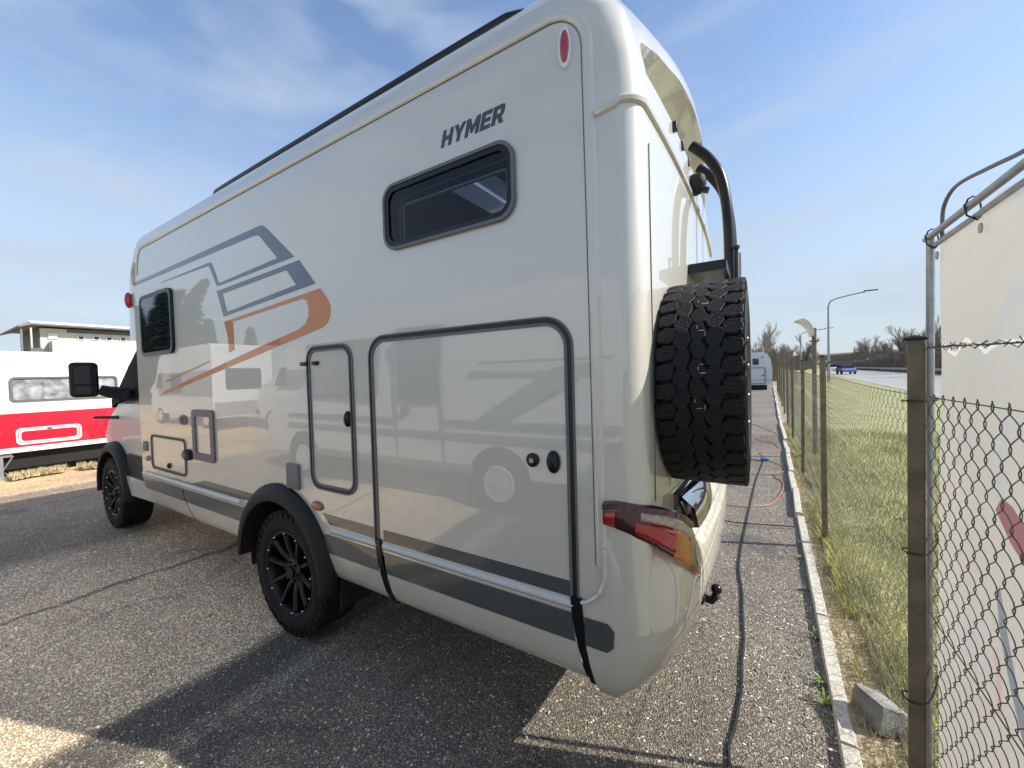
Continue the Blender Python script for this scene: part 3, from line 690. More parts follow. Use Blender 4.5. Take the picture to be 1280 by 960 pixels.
for ch, adv in zip('HYMER', (1.0, 1.02, 1.22, .88, .9)):
    lm_ = MB()
    for poly in GLY[ch]:
        lm_.prism_xz([(-1.128 + (xo + x + .30 * z) * .0625, 2.556 + z * .066 + (xo + x) * .0) for x, z in poly], YL - .0020, YL + .001)
    lm_.build('letter', 'letter_grey', mh); xo += adv

# ---- roof rail
rr_ = catmull([(-3.50, 1.385, 2.95), (-3.40, 1.383, 2.99), (-3.25, 1.38, 3.005), (-2.0, 1.38, 3.008), (-.98, 1.38, 3.008), (-.81, 1.38, 2.998), (-.69, 1.382, 2.95)], 5)
MB().tube(rr_, .026, 10).build('roof_rail', 'black_gloss', mh, smooth=True)
rr2 = [(p.x, YR + YL - p.y, p.z) for p in rr_]; MB().tube(rr2, .026, 10).build('roof_rail', 'black_gloss', mh, smooth=True)

# ---- rear bumper with wrapped corners
def bumper_loop(z, i, xt, xs=-.552):
    """plan line from left side round the rear to the right side, inset i, rear line shift xt"""
    P = [(xs, YL + i * .9, z), ((xs - .46) / 2, YL + i * .9 - .001, z)]
    cx, cy, rx, ry = -.455, 1.60, .235, .31
    for k in range(1, 17):
        a = R(-90 + 90 * k / 16); P.append((cx + (rx - i - xt) * max(0, math.cos(a)) ** .92, cy + (ry - i * .9) * math.sin(a), z))
    for k in range(1, 9):
        t = k / 16; P.append((cx + rx - i - xt + .035 * (1 - (2 * t - 1) ** 2), cy + (YR - .31 - cy) * t, z))
    return P + [(x, YL + YR - y, z) for x, y, _ in reversed(P[:-1])]
BL = [(.40, .15, .16, -.492), (.415, .09, .14, -.495), (.45, .05, .105, -.500), (.50, .022, .065, -.509), (.56, .006, .035, -.519), (.62, -.002, .016, -.528), (.68, -.006, .004, -.535), (.74, -.008, 0, -.539), (.785, -.009, 0, -.540),
      (.81, -.010, .002, -.52), (.835, -.010, .004, -.485), (.865, -.010, .008, -.458), (.90, -.009, .016, -.452), (.94, -.007, .035, -.452), (.98, -.005, .055, -.452), (1.03, -.001, .078, -.452)]
bl = [bumper_loop(*b) for b in BL]
bm = MB(); bm.loft(bl, False, False, closed=False)
bump = bm.build('rear_bumper', 'paint', mh, smooth=True, angle=60)
def bumper_at(z, xq):
    for q in range(len(BL) - 1):
        if BL[q][0] <= z <= BL[q + 1][0]:
            f = (z - BL[q][0]) / (BL[q + 1][0] - BL[q][0]); pr = [BL[q][j] * (1 - f) + BL[q + 1][j] * f for j in range(4)]; break
    lp = bumper_loop(z, pr[1] - .003, pr[2], pr[3])
    for a_, b_ in zip(lp[:-1], lp[1:]):
        if a_[0] <= xq <= b_[0]:
            f = (xq - a_[0]) / (b_[0] - a_[0] + 1e-9); return (xq, a_[1] * (1 - f) + b_[1] * f, z)
    return (xq, lp[0][1], z)
zs = [.637, .648, .66, .675, .69, .705, .718, .73, .741]
MB().loft([[bumper_at(z, -.531 + (xe + .531) * k / 10) for k in range(11)] for z, xe in zip(zs, [-.452, -.441, -.430, -.428, -.427, -.426, -.425, -.436, -.447])], False, False, closed=False).build('dark_band', 'paint_band', bump, smooth=True)
ridge = catmull([(-.540, YL - .010, .79), (-.51, YL - .0125, .805), (-.470, YL - .0125, .845), (-.455, YL - .011, .90), (-.452, YL - .009, 1.0)], 5)
MB().tube(ridge, .008, 8).build('bumper_edge', 'paint', bump, smooth=True)
ld = []
for k in range(0, 33):
    t = k / 32; y = 1.68 + (YL + YR - 3.36) * t; q = 1 - (2 * t - 1) ** 2 - .8 * max(0, 1 - min(t, 1 - t) * 14)
    ld.append([(-.205 + .03 * q, y, .885), (-.222 + .03 * q, y, .918), (-.262 + .02 * q, y, .96), (-.322, y, 1.00)])
MB().loft(ld, False, False, closed=False).build('bumper_ledge', 'paint', bump, smooth=True, angle=60)
# lower lip along the bumper
# mirror-finish piece added to imitate reflections on the glossy bumper ledge
hd = []
for k in range(9):
    t = k / 8; y = 1.66 + .50 * t; w = .06 * math.sin(math.pi * (0.12 + .76 * t))
    hd.append([(-.31, y, 1.11), (-.27, y, 1.10), (-.225 + w * .3, y, 1.055), (-.215 + w * .4, y, .985), (-.30, y, .97)])
MB().loft(hd).build('ledge_mirror', 'mirror_glass', mh, smooth=True, angle=50)
text_mesh('lettering', 'CS', 'seal_black', mh, lambda u, v, w: Vector((-.312 + .012 * u + w + .004, 1.58 + u, 1.115 + v)), .075, shear=.2, offset=.002, width=.10)

# ---- tail lamps (left and right): bands wrapped round the corner
def corner_pt(s, z, off):
    """s: 0 at side x=-.462 .. 1 at the rear; a rounded path in plan"""
    P = [(-.452, YL - .010), (-.40, YL - .006), (-.345, YL + .018), (-.29, YL + .068), (-.25, YL + .14), (-.225, YL + .225), (-.208, YL + .33)]
    q = s * (len(P) - 1); i = min(int(q), len(P) - 2); f = q - i
    a, b = Vector(P[i]), Vector(P[i + 1]); d = (b - a).normalized(); n = Vector((d.y, -d.x)); p = a + (b - a) * f + n * off
    return p.x, p.y, z
def lamp_seg(name, m, s0, s1, top, bot, off, parent, side=1, n=8):
    lp = []
    for i in range(n + 1):
        s = s0 + (s1 - s0) * i / n; z1, z0 = top(s), bot(s)
        pts = [corner_pt(s, z0, -.03), corner_pt(s, z0, off * .5), corner_pt(s, z0 + (z1 - z0) * .15, off), corner_pt(s, z0 + (z1 - z0) * .85, off), corner_pt(s, z1, off * .5), corner_pt(s, z1, -.03)]
        if side < 0: pts = [(x, YL + YR - y, z) for x, y, z in pts]
        lp.append(pts)
    return MB().loft(lp).build(name, m, parent, smooth=True, angle=55)
def interp(tab, s):
    for (a, va), (b, vb) in zip(tab[:-1], tab[1:]):
        if s <= b:
            f = (s - a) / (b - a); return va + (vb - va) * f
    return tab[-1][1]
LT = lambda s: interp([(0, 1.150), (.12, 1.158), (.25, 1.157), (.4, 1.146), (.55, 1.128), (.7, 1.10), (.82, 1.060), (.92, .995), (1, .90)], s)
LBt = lambda s: interp([(0, 1.085), (.12, 1.080), (.25, 1.062), (.4, 1.030), (.55, .985), (.7, .935), (.82, .885), (.92, .835), (1, .81)], s)
for sd_ in (1, -1):
    tl = lamp_seg('tail_lamp', 'dark_red_lens', 0.0, .42, lambda s: LT(s), lambda s: LBt(s), .012, mh, sd_)
    lamp_seg('upper_rim', 'rim_lens', 0.0, .84, lambda s: LT(s) + .010, lambda s: LT(s) - .016, .020, tl, sd_)
    lamp_seg('stop_lens', 'red_lens', .02, .13, lambda s: LT(s) - .018, lambda s: LBt(s) + .004, .016, tl, sd_)
    lamp_seg('brake_lens', 'red_lens', .30, .62, lambda s: LT(s) - .048 - .03 * (s - .3), lambda s: LBt(s) + .012, .018, tl, sd_)
    lamp_seg('lower_lens', 'dark_red_lens', .42, .62, lambda s: LT(s) - .06, lambda s: LBt(s), .012, tl, sd_)
    lamp_seg('reverse_lens', 'clear_lens', .34, .86, lambda s: LT(s) - .012, lambda s: LT(s) - .046 - .03 * (s - .34), .014, tl, sd_)
    lamp_seg('turn_lens', 'orange_lens', .62, .82, lambda s: LT(s) - .055, lambda s: LBt(s), .012, tl, sd_)
    lamp_seg('rear_lens', 'lens_rear', .82, 1.0, lambda s: LT(s), lambda s: LBt(s), .012, tl, sd_)

# ---- rear fittings: camera, holes, tow ball
rc = ellipsoid('reversing_camera', (-.265, 2.20, 2.515), (.05, .05, .05), 'black_plastic', mh)
rbox('camera_visor', (-.258, 2.20, 2.525), (.085, .10, .075), .03, 'black_plastic', rc)
MB().tube([(-.24, 2.20, 2.49), (-.205, 2.20, 2.475)], .016, 10).build('camera_lens', 'black_gloss', rc)
for y in (1.78, 1.95, 2.12): rbox('spoiler_clip', (-.288, y, 2.60), (.022, .03, .035), .004, 'seal_black', mh)
tb = MB(); tb.tube([(-.55, 2.39, .40), (-.32, 2.39, .33), (-.24, 2.39, .32), (-.215, 2.39, .36)], .022, 8); t_ = tb.build('tow_bar', 'black_plastic', mh, smooth=True)
ellipsoid('tow_ball', (-.215, 2.39, .39), (.028, .028, .028), 'black_gloss', t_)
rbox('tow_socket', (-.30, 2.32, .37), (.07, .07, .07), .012, 'black_plastic', t_)

# ---- wheels
def lathe_y(name, prof, m, parent=None, n=48, smooth=True, angle=40):
    """profile of (r, y) around the local y axis"""
    lp = [[(r * math.cos(2 * math.pi * i / n), y, r * math.sin(2 * math.pi * i / n)) for i in range(n)] for r, y in prof]
    return MB().loft(lp, False, False).build(name, m, parent, smooth, angle, loc=(0, 0, 0))
RW = .390
def tread_block_mesh(w, l, hgt, seed, skew=0.0):
    """block on the outside of a tyre; local x = around, y = across, z = out"""
    rnd = random.Random(seed); sg = 1 if skew > 0 else -1
    P = [(-.5, -.5), (.02, -.54), (.30, -.46), (.52, -.12), (.5, .42), (.40, .52), (-.05, .52), (-.32, .44), (-.52, .10)]
    P = [((x + rnd.uniform(-.05, .05)) * l, sg * (y + rnd.uniform(-.05, .05)) * w) for x, y in P]
    m = MB(); m.loft([[(x, y, -.004) for x, y in P], [(x, y, hgt - .003) for x, y in P], [(x * .9, y * .9, hgt) for x, y in P]])
    me = bpy.data.meshes.new('tread_block'); me.from_pydata(m.v, [], m.f); me.update()
    b = bmesh.new(); b.from_mesh(me); bmesh.ops.recalc_face_normals(b, faces=b.faces); b.to_mesh(me); b.free()
    me.materials.append(MT['rubber_tread']); return me
def make_wheel(root, blocks_as_parts):
    """wheel whose outer face points to -y at y = 0 (tyre 0 .. .265); root is the hub mesh"""
    W = .265
    lathe_y('tyre', [(.262, .020), (.275, .006), (.30, -.002), (.335, .0), (.358, .012), (.372, .022), (RW - .014, .03), (RW - .014, W - .03), (.372, W - .022), (.358, W - .012), (.335, W), (.30, W), (.262, W - .03)], 'rubber', root, 64)
    lathe_y('rim', [(.265, .020), (.262, .012), (.252, .012), (.245, .022), (.238, .05), (.232, .12), (.225, .22)], 'rim_black', root, 48)
    sp = MB()
    for k in range(10):
        a0 = 2 * math.pi * k / 10; M = Matrix.Rotation(a0, 3, 'Y')
        pr = [(.06, .040, .062), (.14, .028, .040), (.235, .036, .026)]
        lp = []
        for r, w, y in pr: lp.append([tuple(M @ Vector((r, y, -w * .5))), tuple(M @ Vector((r, y - .012, -w * .28))), tuple(M @ Vector((r, y - .012, w * .28))), tuple(M @ Vector((r, y, w * .5))), tuple(M @ Vector((r, y + .04, w * .4))), tuple(M @ Vector((r, y + .04, -w * .4)))])
        sp.loft(lp)
    sp.build('spokes', 'rim_black', root, smooth=True, angle=30, loc=(0, 0, 0))
    lathe_y('back_plate', [(.23, .13), (.001, .13)], 'under', root, 24)
    for k in range(20):
        if k % 2 == 0: continue
    for k in range(12):
        a = 2 * math.pi * (k + .5) / 12
        b = lathe_y('rivet', [(.0075, .014), (.0075, .003), (.005, .0), (.0001, -.001)], 'rivet', root, 8) if k == 0 else bpy.data.objects.new('rivet', rv)
        if k == 0: rv = b.data
        else: COL.objects.link(b); b.parent = root
        b.location = (.247 * math.cos(a), 0.004, .247 * math.sin(a))
    m = MB()
    rows = [(.036, .044, 0), (.085, .046, .5), (.1325, .046, .15), (.180, .046, .65), (.229, .044, .3)]
    NB = 38
    if blocks_as_parts:
        for j, (yy, w, ph) in enumerate(rows):
            var = [tread_block_mesh((.056, .050, .046, .050, .056)[j], (.054, .066, .063, .066, .055)[j], .014, 10 * j + q, skew=(.55, -.6, .5, -.55, .4)[j] * (1 if q else .7)) for q in range(3)]
            for k in range(NB):
                a = 2 * math.pi * (k + ph) / NB
                o = bpy.data.objects.new('tread_block', var[(k * 7 + j) % 3]); COL.objects.link(o); o.parent = root
                M = Matrix((( -math.sin(a), 0, math.cos(a)), (0, 1, 0), (math.cos(a), 0, math.sin(a))))
                o.matrix_local = Matrix.Translation((math.cos(a) * (RW - .014), yy, math.sin(a) * (RW - .014))) @ M.to_4x4() @ Matrix.Rotation((.05, .5, -.45, .45, -.05)[j] + random.uniform(-.10, .10), 4, 'Z')
    else:
        for j, (yy, w, ph) in enumerate(rows):
            for k in range(NB):
                a = 2 * math.pi * (k + ph) / NB
                M = Matrix((( -math.sin(a), 0, math.cos(a)), (0, 1, 0), (math.cos(a), 0, math.sin(a))))
                bmz = MB().box((0, 0, 0), (.056, w + .006, .018)); R2 = Matrix.Rotation((.45 if j % 2 else -.45) if 0 < j < 4 else random.uniform(-.1, .1), 3, 'Z')
                m.add([M @ (R2 @ Vector(v)) + Vector((math.cos(a) * (RW - .009), yy, math.sin(a) * (RW - .009))) for v in bmz.v], bmz.f)
        t = m.build('tread', 'rubber_tread', root, loc=(0, 0, 0)); t['kind'] = 'stuff'
    # shoulder lugs
    s = MB()
    for y, sg in ((.022, 1), (W - .022, -1)):
        for k in range(NB):
            a = 2 * math.pi * (k + .25) / NB; M = Matrix.Rotation(-a, 3, 'Y')
            d = .036 if k % 2 else .024
            s.add([M @ Vector(v) for v in MB().box((RW - .012 - d / 2, y - sg * .010, 0), (d, .018, .040)).v], [(0, 1, 3, 2), (4, 6, 7, 5), (0, 4, 5, 1), (2, 3, 7, 6), (0, 2, 6, 4), (1, 5, 7, 3)])
    t = s.build('shoulder_lugs', 'rubber_tread', root, loc=(0, 0, 0)); t['kind'] = 'stuff'
def hub_mesh(name):
    n = 24; lp = [[(r * math.cos(2 * math.pi * i / n), y, r * math.sin(2 * math.pi * i / n)) for i in range(n)] for r, y in ((.082, .10), (.078, .045), (.060, .036), (.040, .034), (.036, .018), (.001, .016))]
    m = MB().loft(lp, True, False)
    for k in range(6):
        a = 2 * math.pi * k / 6; m.tube([(.058 * math.cos(a), .045, .058 * math.sin(a)), (.058 * math.cos(a), .024, .058 * math.sin(a))], .009, 6)
    return m.build(name, 'rim_black', None, smooth=True, angle=35)
def place(o, parent, loc, rot):
    o.parent = parent; o.matrix_parent_inverse = world_of(parent).inverted(); o.location = loc; o.rotation_euler = rot
w0 = hub_mesh('wheel'); make_wheel(w0, False)
spots = [((-2.52, YL + .015, RW), (0, .15, 0)), ((-6.17, YL + .045, RW), (0, .4, 0)), ((-2.52, YR - .015, RW), (0, .9, math.pi)), ((-6.17, YR - .045, RW), (0, .2, math.pi))]
for i, (l, r_) in enumerate(spots):
    w = w0 if i == 0 else copy_tree(w0)
    place(w, mh, l, r_)
spare = hub_mesh('spare_wheel'); make_wheel(spare, True)
SPY, SPZ = 1.755, 1.545
place(spare, mh, (-.035, SPY, SPZ), (0, 0, R(90)))
spare['label'] = 'all-terrain spare wheel with chunky black tread on the rear wall'
for ang, yy, l, w in ((10, .112, .020, .005), (10.5, .128, .004, .024), (7, .14, .018, .005), (-6, .118, .005, .022), (-8, .13, .016, .005), (-10, .122, .005, .016), (-25, .112, .016, .005), (-27, .125, .005, .022), (-29, .137, .014, .005), (-44, .118, .005, .03), (-46, .14, .012, .005)):
    a = R(180 + ang); c_ = MB(); n_ = 6
    pts = [(l * .5 * math.cos(2 * math.pi * i / n_) * random.uniform(.6, 1.2), w * .5 * math.sin(2 * math.pi * i / n_) * random.uniform(.6, 1.2)) for i in range(n_)]
    c_.loft([[(x, y, 0) for x, y in pts], [(x, y, .0012) for x, y in pts]]); o = c_.build('chalk_mark', 'chalk', None); o.parent = spare
    M = Matrix(((-math.sin(a), 0, math.cos(a)), (0, 1, 0), (math.cos(a), 0, math.sin(a))))
    o.matrix_local = Matrix.Translation((math.cos(a) * (RW + .0002), yy, math.sin(a) * (RW + .0002))) @ M.to_4x4()
# carrier frame
fr_ = MB()
for y in (2.45, 2.74):
    fr_.tube(catmull([(-.31, y, 2.84), (-.27, y, 2.80), (-.225, y, 2.745), (-.175, y, 2.65), (-.148, y, 2.52), (-.135, y, 2.36), (-.132, y, 2.1), (-.132, y, 1.5), (-.15, y, 1.2), (-.24, y, 1.02)], 5), .027, 10)
fr_.box((-.205, 2.42, 2.075), (.16, .70, .045)); fr_.box((-.20, 2.15, 1.55), (.06, .7, .06)); fr_.box((-.26, 2.2, 1.30), (.10, 1.0, .05)); fr_.box((-.25, 2.2, 1.80), (.10, 1.0, .05))
cf = fr_.build('carrier_frame', 'black_gloss', mh, smooth=True, angle=40)
MB().tube([(-.098, 2.42, 1.98), (-.098, 2.42, 2.235)], .009, 8).build('locking_rod', 'black_plastic', cf)
MB().tube([(-.098, 2.42, 2.225), (-.098, 2.42, 2.24)], .016, 8).build('rod_cap', 'black_plastic', cf)
MB().tube([(-.083, 2.46, 1.98), (-.083, 2.46, 2.21)], .006, 8).build('locking_rod', 'galv', cf)

# ---- nose over the cab and cab
nl = []
for z, xf in ((2.02, -5.90), (2.2, -5.92), (2.4, -5.86), (2.6, -5.72), (2.75, -5.55), (2.86, -5.32), (2.94, -5.08), (2.985, -4.92)):
    ins = 0.0 if z < 2.84 else (z - 2.84) * .9
    yl, yr = YL + .004 + ins, YR - .004 - ins; P = [(-4.55, yl, z)]
    xs = -4.93 + max(0, z - 2.6) * .55
    for i in range(0, 33):
        a = math.pi * i / 32; s = -math.cos(a); e = (1 - abs(s) ** 3.2) ** (1 / 2.2)
        P.append((xs + (xf - xs) * e, (yl + yr) / 2 + s * (yr - yl) / 2, z))
    P.append((-4.55, yr, z)); nl.append(P)
MB().loft(nl).build('nose_fairing', 'paint', mh, smooth=True, angle=40)
ellipsoid('front_marker_lamp', (-5.06, YL - .01, 2.40), (.030, .030, .075), 'red_lens', mh)
MB().tube(catmull([(-4.88, YL - .004, 2.72), (-4.935, YL - .006, 2.62), (-4.94, YL - .004, 2.53)], 5), .014, 8).build('nose_trim', 'paint', mh, smooth=True)
def cab_loop(x, zt, w, wt, zb, zbelt):
    pts = [(-w + .03, zb), (-w - .0, zb + .06), (-w, zbelt - .10), (-w + .02, zbelt), (-wt - .02, zt - .06), (-wt + .06, zt)]
    return [(x, YC + y, z) for y, z in pts] + [(x, YC - y, z) for y, z in reversed(pts)]
cab = MB().loft([cab_loop(-4.85, 1.46, 1.0, .97, .44, 1.40), cab_loop(-5.5, 1.46, 1.0, .97, .44, 1.40), cab_loop(-6.10, 1.45, .995, .95, .44, 1.39), cab_loop(-6.45, 1.36, .985, .90, .44, 1.24), cab_loop(-6.75, 1.25, .95, .80, .46, 1.12), cab_loop(-7.0, 1.12, .88, .70, .48, 1.0), cab_loop(-7.15, .95, .78, .6, .5, .85)]).build('cab', 'paint_cab', mh, smooth=True, angle=40)
cc = [MB().loft([[(-6.17 + .46 * math.cos(2 * math.pi * i / 40), y, .41 + .46 * math.sin(2 * math.pi * i / 40)) for i in range(40)] for y in ya]).build('cutter', None) for ya in ((YL - .2, YL + .5), (YR - .5, YR + .2))]
boolean(cab, cc)
cab.data.polygons.foreach_set('use_smooth', [True] * len(cab.data.polygons)); cab.data.set_sharp_from_angle(angle=R(40))
MB().loft([cab_loop(-4.85, 2.2, .97, .84, 1.45, 1.56), cab_loop(-5.5, 2.2, .97, .86, 1.45, 1.56), cab_loop(-5.95, 1.88, .968, .89, 1.45, 1.55), cab_loop(-6.42, 1.50, .96, .92, 1.38, 1.44)]).build('cab_windows', 'pillar_black', mh, smooth=True, angle=30)
flare(-6.17, .41, YL + .10, .45, .56, -6, 186, out=.075)
flare(-6.17, .41, YR - .10, .45, .56, -6, 186, out=.075, s=-1)
MB().box((-5.30, YL + .095, .755), (.86, .03, .22)).build('door_cladding', 'black_plastic', mh)
MB().prism_xz([(-5.72, .64), (-4.9, .64), (-4.9, .47), (-5.55, .45)], YL + .06, YL + .16).build('cab_sill', 'paint', mh)
mr = MB().tube([(-5.72, YL + .12, 1.50), (-5.74, YL - .02, 1.53), (-5.76, YL - .09, 1.56)], [.075, .06, .05], 8).build('wing_mirror', 'black_plastic', mh, smooth=True)
rbox('mirror_housing', (-5.80, 1.10, 1.665), (.10, .205, .355), .04, 'black_plastic', mr)
MB().prism_yz([(1.022, 1.62), (1.178, 1.62), (1.178, 1.80), (1.022, 1.80)], -5.752, -5.746).build('mirror_pane', 'dark_glass', mr)
MB().prism_yz([(1.022, 1.52), (1.178, 1.52), (1.178, 1.60), (1.022, 1.60)], -5.752, -5.746).build('mirror_pane', 'dark_glass', mr)
rbox('mirror_foot', (-5.80, YL + .10, 1.50), (.34, .09, .10), .03, 'black_plastic', mr)
ix = MB().loft([[(-6.02, YL + .10, 1.225), (-6.02, YL + .10, 1.262), (-6.02, YL + .12, 1.24)], [(-6.25, YL - .04, 1.235), (-6.25, YL - .04, 1.265), (-6.28, YL - .02, 1.25)]]).build('side_indicator', 'black_gloss', mh)
ellipsoid('indicator_lens', (-6.27, YL - .045, 1.25), (.03, .02, .012), 'red_lens', ix)

# ------------------------------------------------------------------ fence
fence = thing('chain_link_fence', (FX(1.75), 1.75, 0), 'brown-posted chain-link fence with barbed wire along the lawn', 'fence')
POSTS = [1.76, 4.35, 7.08, 10.0, 12.9, 15.8, 18.7, 21.6, 24.5, 27.4, 30.3, -.9]
pm = MB(); pm.box((0, 0, .80), (.036, .036, 1.74)); pm.box((.0205, 0, .80), (.005, .016, 1.72))
pme = pm.build('post', 'post_brown', None); pdata = pme.data; bpy.data.objects.remove(pme)
cm = MB(); cm.loft([[(-.027, -.028, 0), (.027, -.028, 0), (.027, .028, 0), (-.027, .028, 0)], [(-.027, -.028, .006), (.027, -.028, .006), (.027, .028, .006), (-.027, .028, .006)], [(-.004, -.004, .015), (.004, -.004, .015), (.004, .004, .015), (-.004, .004, .015)]])
cme = cm.build('post_cap', 'black_plastic', None); cdata = cme.data; bpy.data.objects.remove(cme)
for i, y in enumerate(POSTS):
    p = bpy.data.objects.new('post', pdata); COL.objects.link(p); p.parent = fence
    p.location = (FX(y) - fence.location.x, y - fence.location.y, -.0); p.rotation_euler = (random.uniform(-.006, .006), random.uniform(-.008, .008), R(-12))
    if i == 0: p.rotation_euler = (0, 0, R(-12))
    c = bpy.data.objects.new('post_cap', cdata); COL.objects.link(c); c.parent = p; c.location = (0, 0, 1.671)
MXO = .045; MTOP = 1.50; PER = .086; SPC = .038
def mesh_bay(y0, y1, samples, sides, rad, mt='wire_sunlit'):
    m = MB(); k0 = math.ceil(y0 / SPC); k1 = math.floor(y1 / SPC)
    for k in range(k0, k1 + 1):
        yc = k * SPC; ph = math.pi * (k % 2); pts = []
        nz = int(1.47 / PER * samples)
        for i in range(nz + 1):
            z = .03 + (MTOP - .03) * i / nz; a = 2 * math.pi * (z - MTOP) / PER + ph
            tri = math.sin(a) * .82 + math.sin(3 * a) * -.09 * 1.0
            sag = .010 * math.sin(yc * 1.9) * (z / 1.5)
            pts.append((FX(yc) + MXO + .0055 * math.cos(a) + .01 * math.sin(yc * .9 + z * 2), yc + tri * .0235 * 1.05, z + sag))
        m.tube(pts, rad, sides, cap=False)
    o = m.build('wire_mesh', mt, fence); o['kind'] = 'stuff'; return o
ys = sorted(POSTS)
for a, b in zip(ys[:-1], ys[1:]):
    if b < 2: mesh_bay(a, b, 8, 4, .00135, 'wire')
    elif b < 5: mesh_bay(a, b, 8, 4, .00095)
    elif b < 11: mesh_bay(a, b, 6, 3, .0011)
    elif b < 20: mesh_bay(a, b, 4, 3, .0011)
    else: mesh_bay(a, b, 2, 3, .0012)
for z in (1.488, .78, .08):
    MB().tube([(FX(y) + MXO - .004, y, z + .008 * math.sin(y * 1.9)) for y in [-0.9 + .4 * i for i in range(79)]], .0017, 5).build('tension_wire', 'wire', fence)
bw = MB(); bp_ = []
for i in range(170):
    y = -.9 + i * .19; bp_.append((FX(y) + .03, y, 1.635 + .012 * math.sin(y * 1.1) - .02 * math.sin(math.pi * ((y + .9) % 2.7) / 2.7)))
bw.tube(bp_, .0016, 5); bw.tube([(x + .002 * math.sin(i * 1.9), y, z + .003 * math.cos(i * 1.9)) for i, (x, y, z) in enumerate(bp_)], .0014, 4)
for i in range(0, 500):
    y = -.9 + i * .062 + random.uniform(-.01, .01)
    if y > 16: break
    q = (y + .9) / .19; j = min(int(q), 168); f = q - j; z = bp_[j][2] * (1 - f) + bp_[j + 1][2] * f; x = FX(y) + .03
    for t in range(3):
        d = Vector((random.uniform(-1, 1), random.uniform(-.5, .5), random.uniform(-1, 1))).normalized() * .014
        bw.tube([Vector((x, y, z)) - d, Vector((x, y, z)) + d], .0012, 3, cap=False)
b_ = bw.build('barbed_wire', 'wire', fence); b_['kind'] = 'stuff'
for z in (1.475, .985, .50):
    ti = MB(); yy = 1.76; fx = FX(yy)
    ti.tube(catmull([(fx - .026, yy - .026, z + .003), (fx - .027, yy + .022, z), (fx + .02, yy + .05, z - .002), (fx + .098, yy + .235, z - .006), (fx + .108, yy + .205, z - .008), (fx + .028, yy - .004, z), (fx - .026, yy - .026, z + .003)], 4), .0028, 5)
    ti.build('cable_tie', 'seal_black', fence)

# ------------------------------------------------------------------ banner on its own frame
BX = .515
ban = thing('banner_frame', (BX, 1.99, 0), 'tall faded cloth banner laced to a grey tube frame behind the fence', 'banner')
MB().tube([(BX - .008, 1.985, 0), (BX, 1.985, 2.035)], .0115, 12).build('upright', 'galv', ban, smooth=True)
MB().tube([(BX, -1.25, 0), (BX, -1.25, 2.03)], .0145, 12).build('upright', 'galv', ban, smooth=True)
MB().tube([(BX - .005, 2.01, 2.038), (BX - .003, -1.28, 2.052)], .0105, 12).build('top_rail', 'galv', ban, smooth=True)
MB().tube([(BX + .004, 2.0, 2.004), (BX + .004, -1.28, 2.018)], .008, 8).build('top_rail', 'galv', ban, smooth=True)
fv = []; ff = []; nyb, nzb = 60, 40
for j in range(nzb + 1):
    for i in range(nyb + 1):
        y = 1.950 - 3.15 * i / nyb; z = .06 + 1.972 * j / nzb
        e = 1 - abs(2 * (i / nyb) - 1) ** 6
        x = BX + .012 + .010 * noise.noise(Vector((y * 2.2, z * 1.3, 0))) + .004 * noise.noise(Vector((y * 9, z * 5, 2)))
        z -= .010 * abs(math.sin(math.pi * i / 8)) * (j / nzb) ** 6
        fv.append((x, y, z))
for j in range(nzb):
    for i in range(nyb):
        a = j * (nyb + 1) + i; ff.append((a, a + 1, a + nyb + 2, a + nyb + 1))
cl = MB().add(fv, ff).build('cloth', 'banner_fabric', ban, smooth=True, angle=0)
for y in (1.975, 1.66, 1.25, .8, .3, -.2, -.8):
    MB().tube([(BX - .013, y, 2.046), (BX - .009, y, 2.059), (BX + .001, y, 2.065), (BX + .010, y, 2.059), (BX + .015, y, 2.041), (BX + .015, y - .015, 2.006), (BX + .004, y - .02, 1.992), (BX - .014, y - .01, 2.011), (BX - .016, y, 2.046)], .0025, 5).build('lacing', 'seal_black', ban)
    MB().loft([[(BX + .003, y - .045 + .011 * math.cos(2 * math.pi * i / 12), 1.962 + .014 * math.sin(2 * math.pi * i / 12)) for i in range(12)], [(BX - .001, y - .045 + .011 * math.cos(2 * math.pi * i / 12), 1.962 + .014 * math.sin(2 * math.pi * i / 12)) for i in range(12)]]).build('eyelet', 'galv', ban)
# printed marks: pale zigzag line, red and blue shapes
zz = [(1.80, 1.625), (1.74, 1.635), (1.70, 1.628), (1.62, 1.655), (1.55, 1.62), (1.44, 1.665), (1.35, 1.68), (1.1, 1.64), (.8, 1.68)]
def trans_mat(nm, col):
    m = bpy.data.materials.new(nm); m.use_nodes = True; t = m.node_tree; b = t.nodes['Principled BSDF']; b.inputs['Base Color'].default_value = (*col, 1); b.inputs['Roughness'].default_value = .7
    tr = t.nodes.new('ShaderNodeBsdfTranslucent'); tr.inputs[0].default_value = (*col, 1); x = t.nodes.new('ShaderNodeMixShader'); x.inputs[0].default_value = .42
    t.links.new(b.outputs[0], x.inputs[1]); t.links.new(tr.outputs[0], x.inputs[2]); t.links.new(x.outputs[0], t.nodes['Material Output'].inputs['Surface']); MT[nm] = m
trans_mat('print_red', (.78, .38, .40)); trans_mat('print_blue', (.62, .66, .78))
def yz_patch(name, pts, m):
    nseg = len(pts)
    nn_ = len(pts); MB().add([(BX - .005, y, z) for y, z in pts], [tuple(range(nn_))]).build(name, m, cl)
yz_patch('print', [(1.512, 1.215), (1.480, 1.255), (1.428, 1.245), (1.355, 1.20), (1.365, 1.12), (1.439, 1.155)], 'print_red')
yz_patch('print', [(1.504, .985), (1.491, 1.03), (1.454, .93), (1.397, .80), (1.334, .73), (1.365, .68), (1.439, .80), (1.486, .90)], 'print_blue')
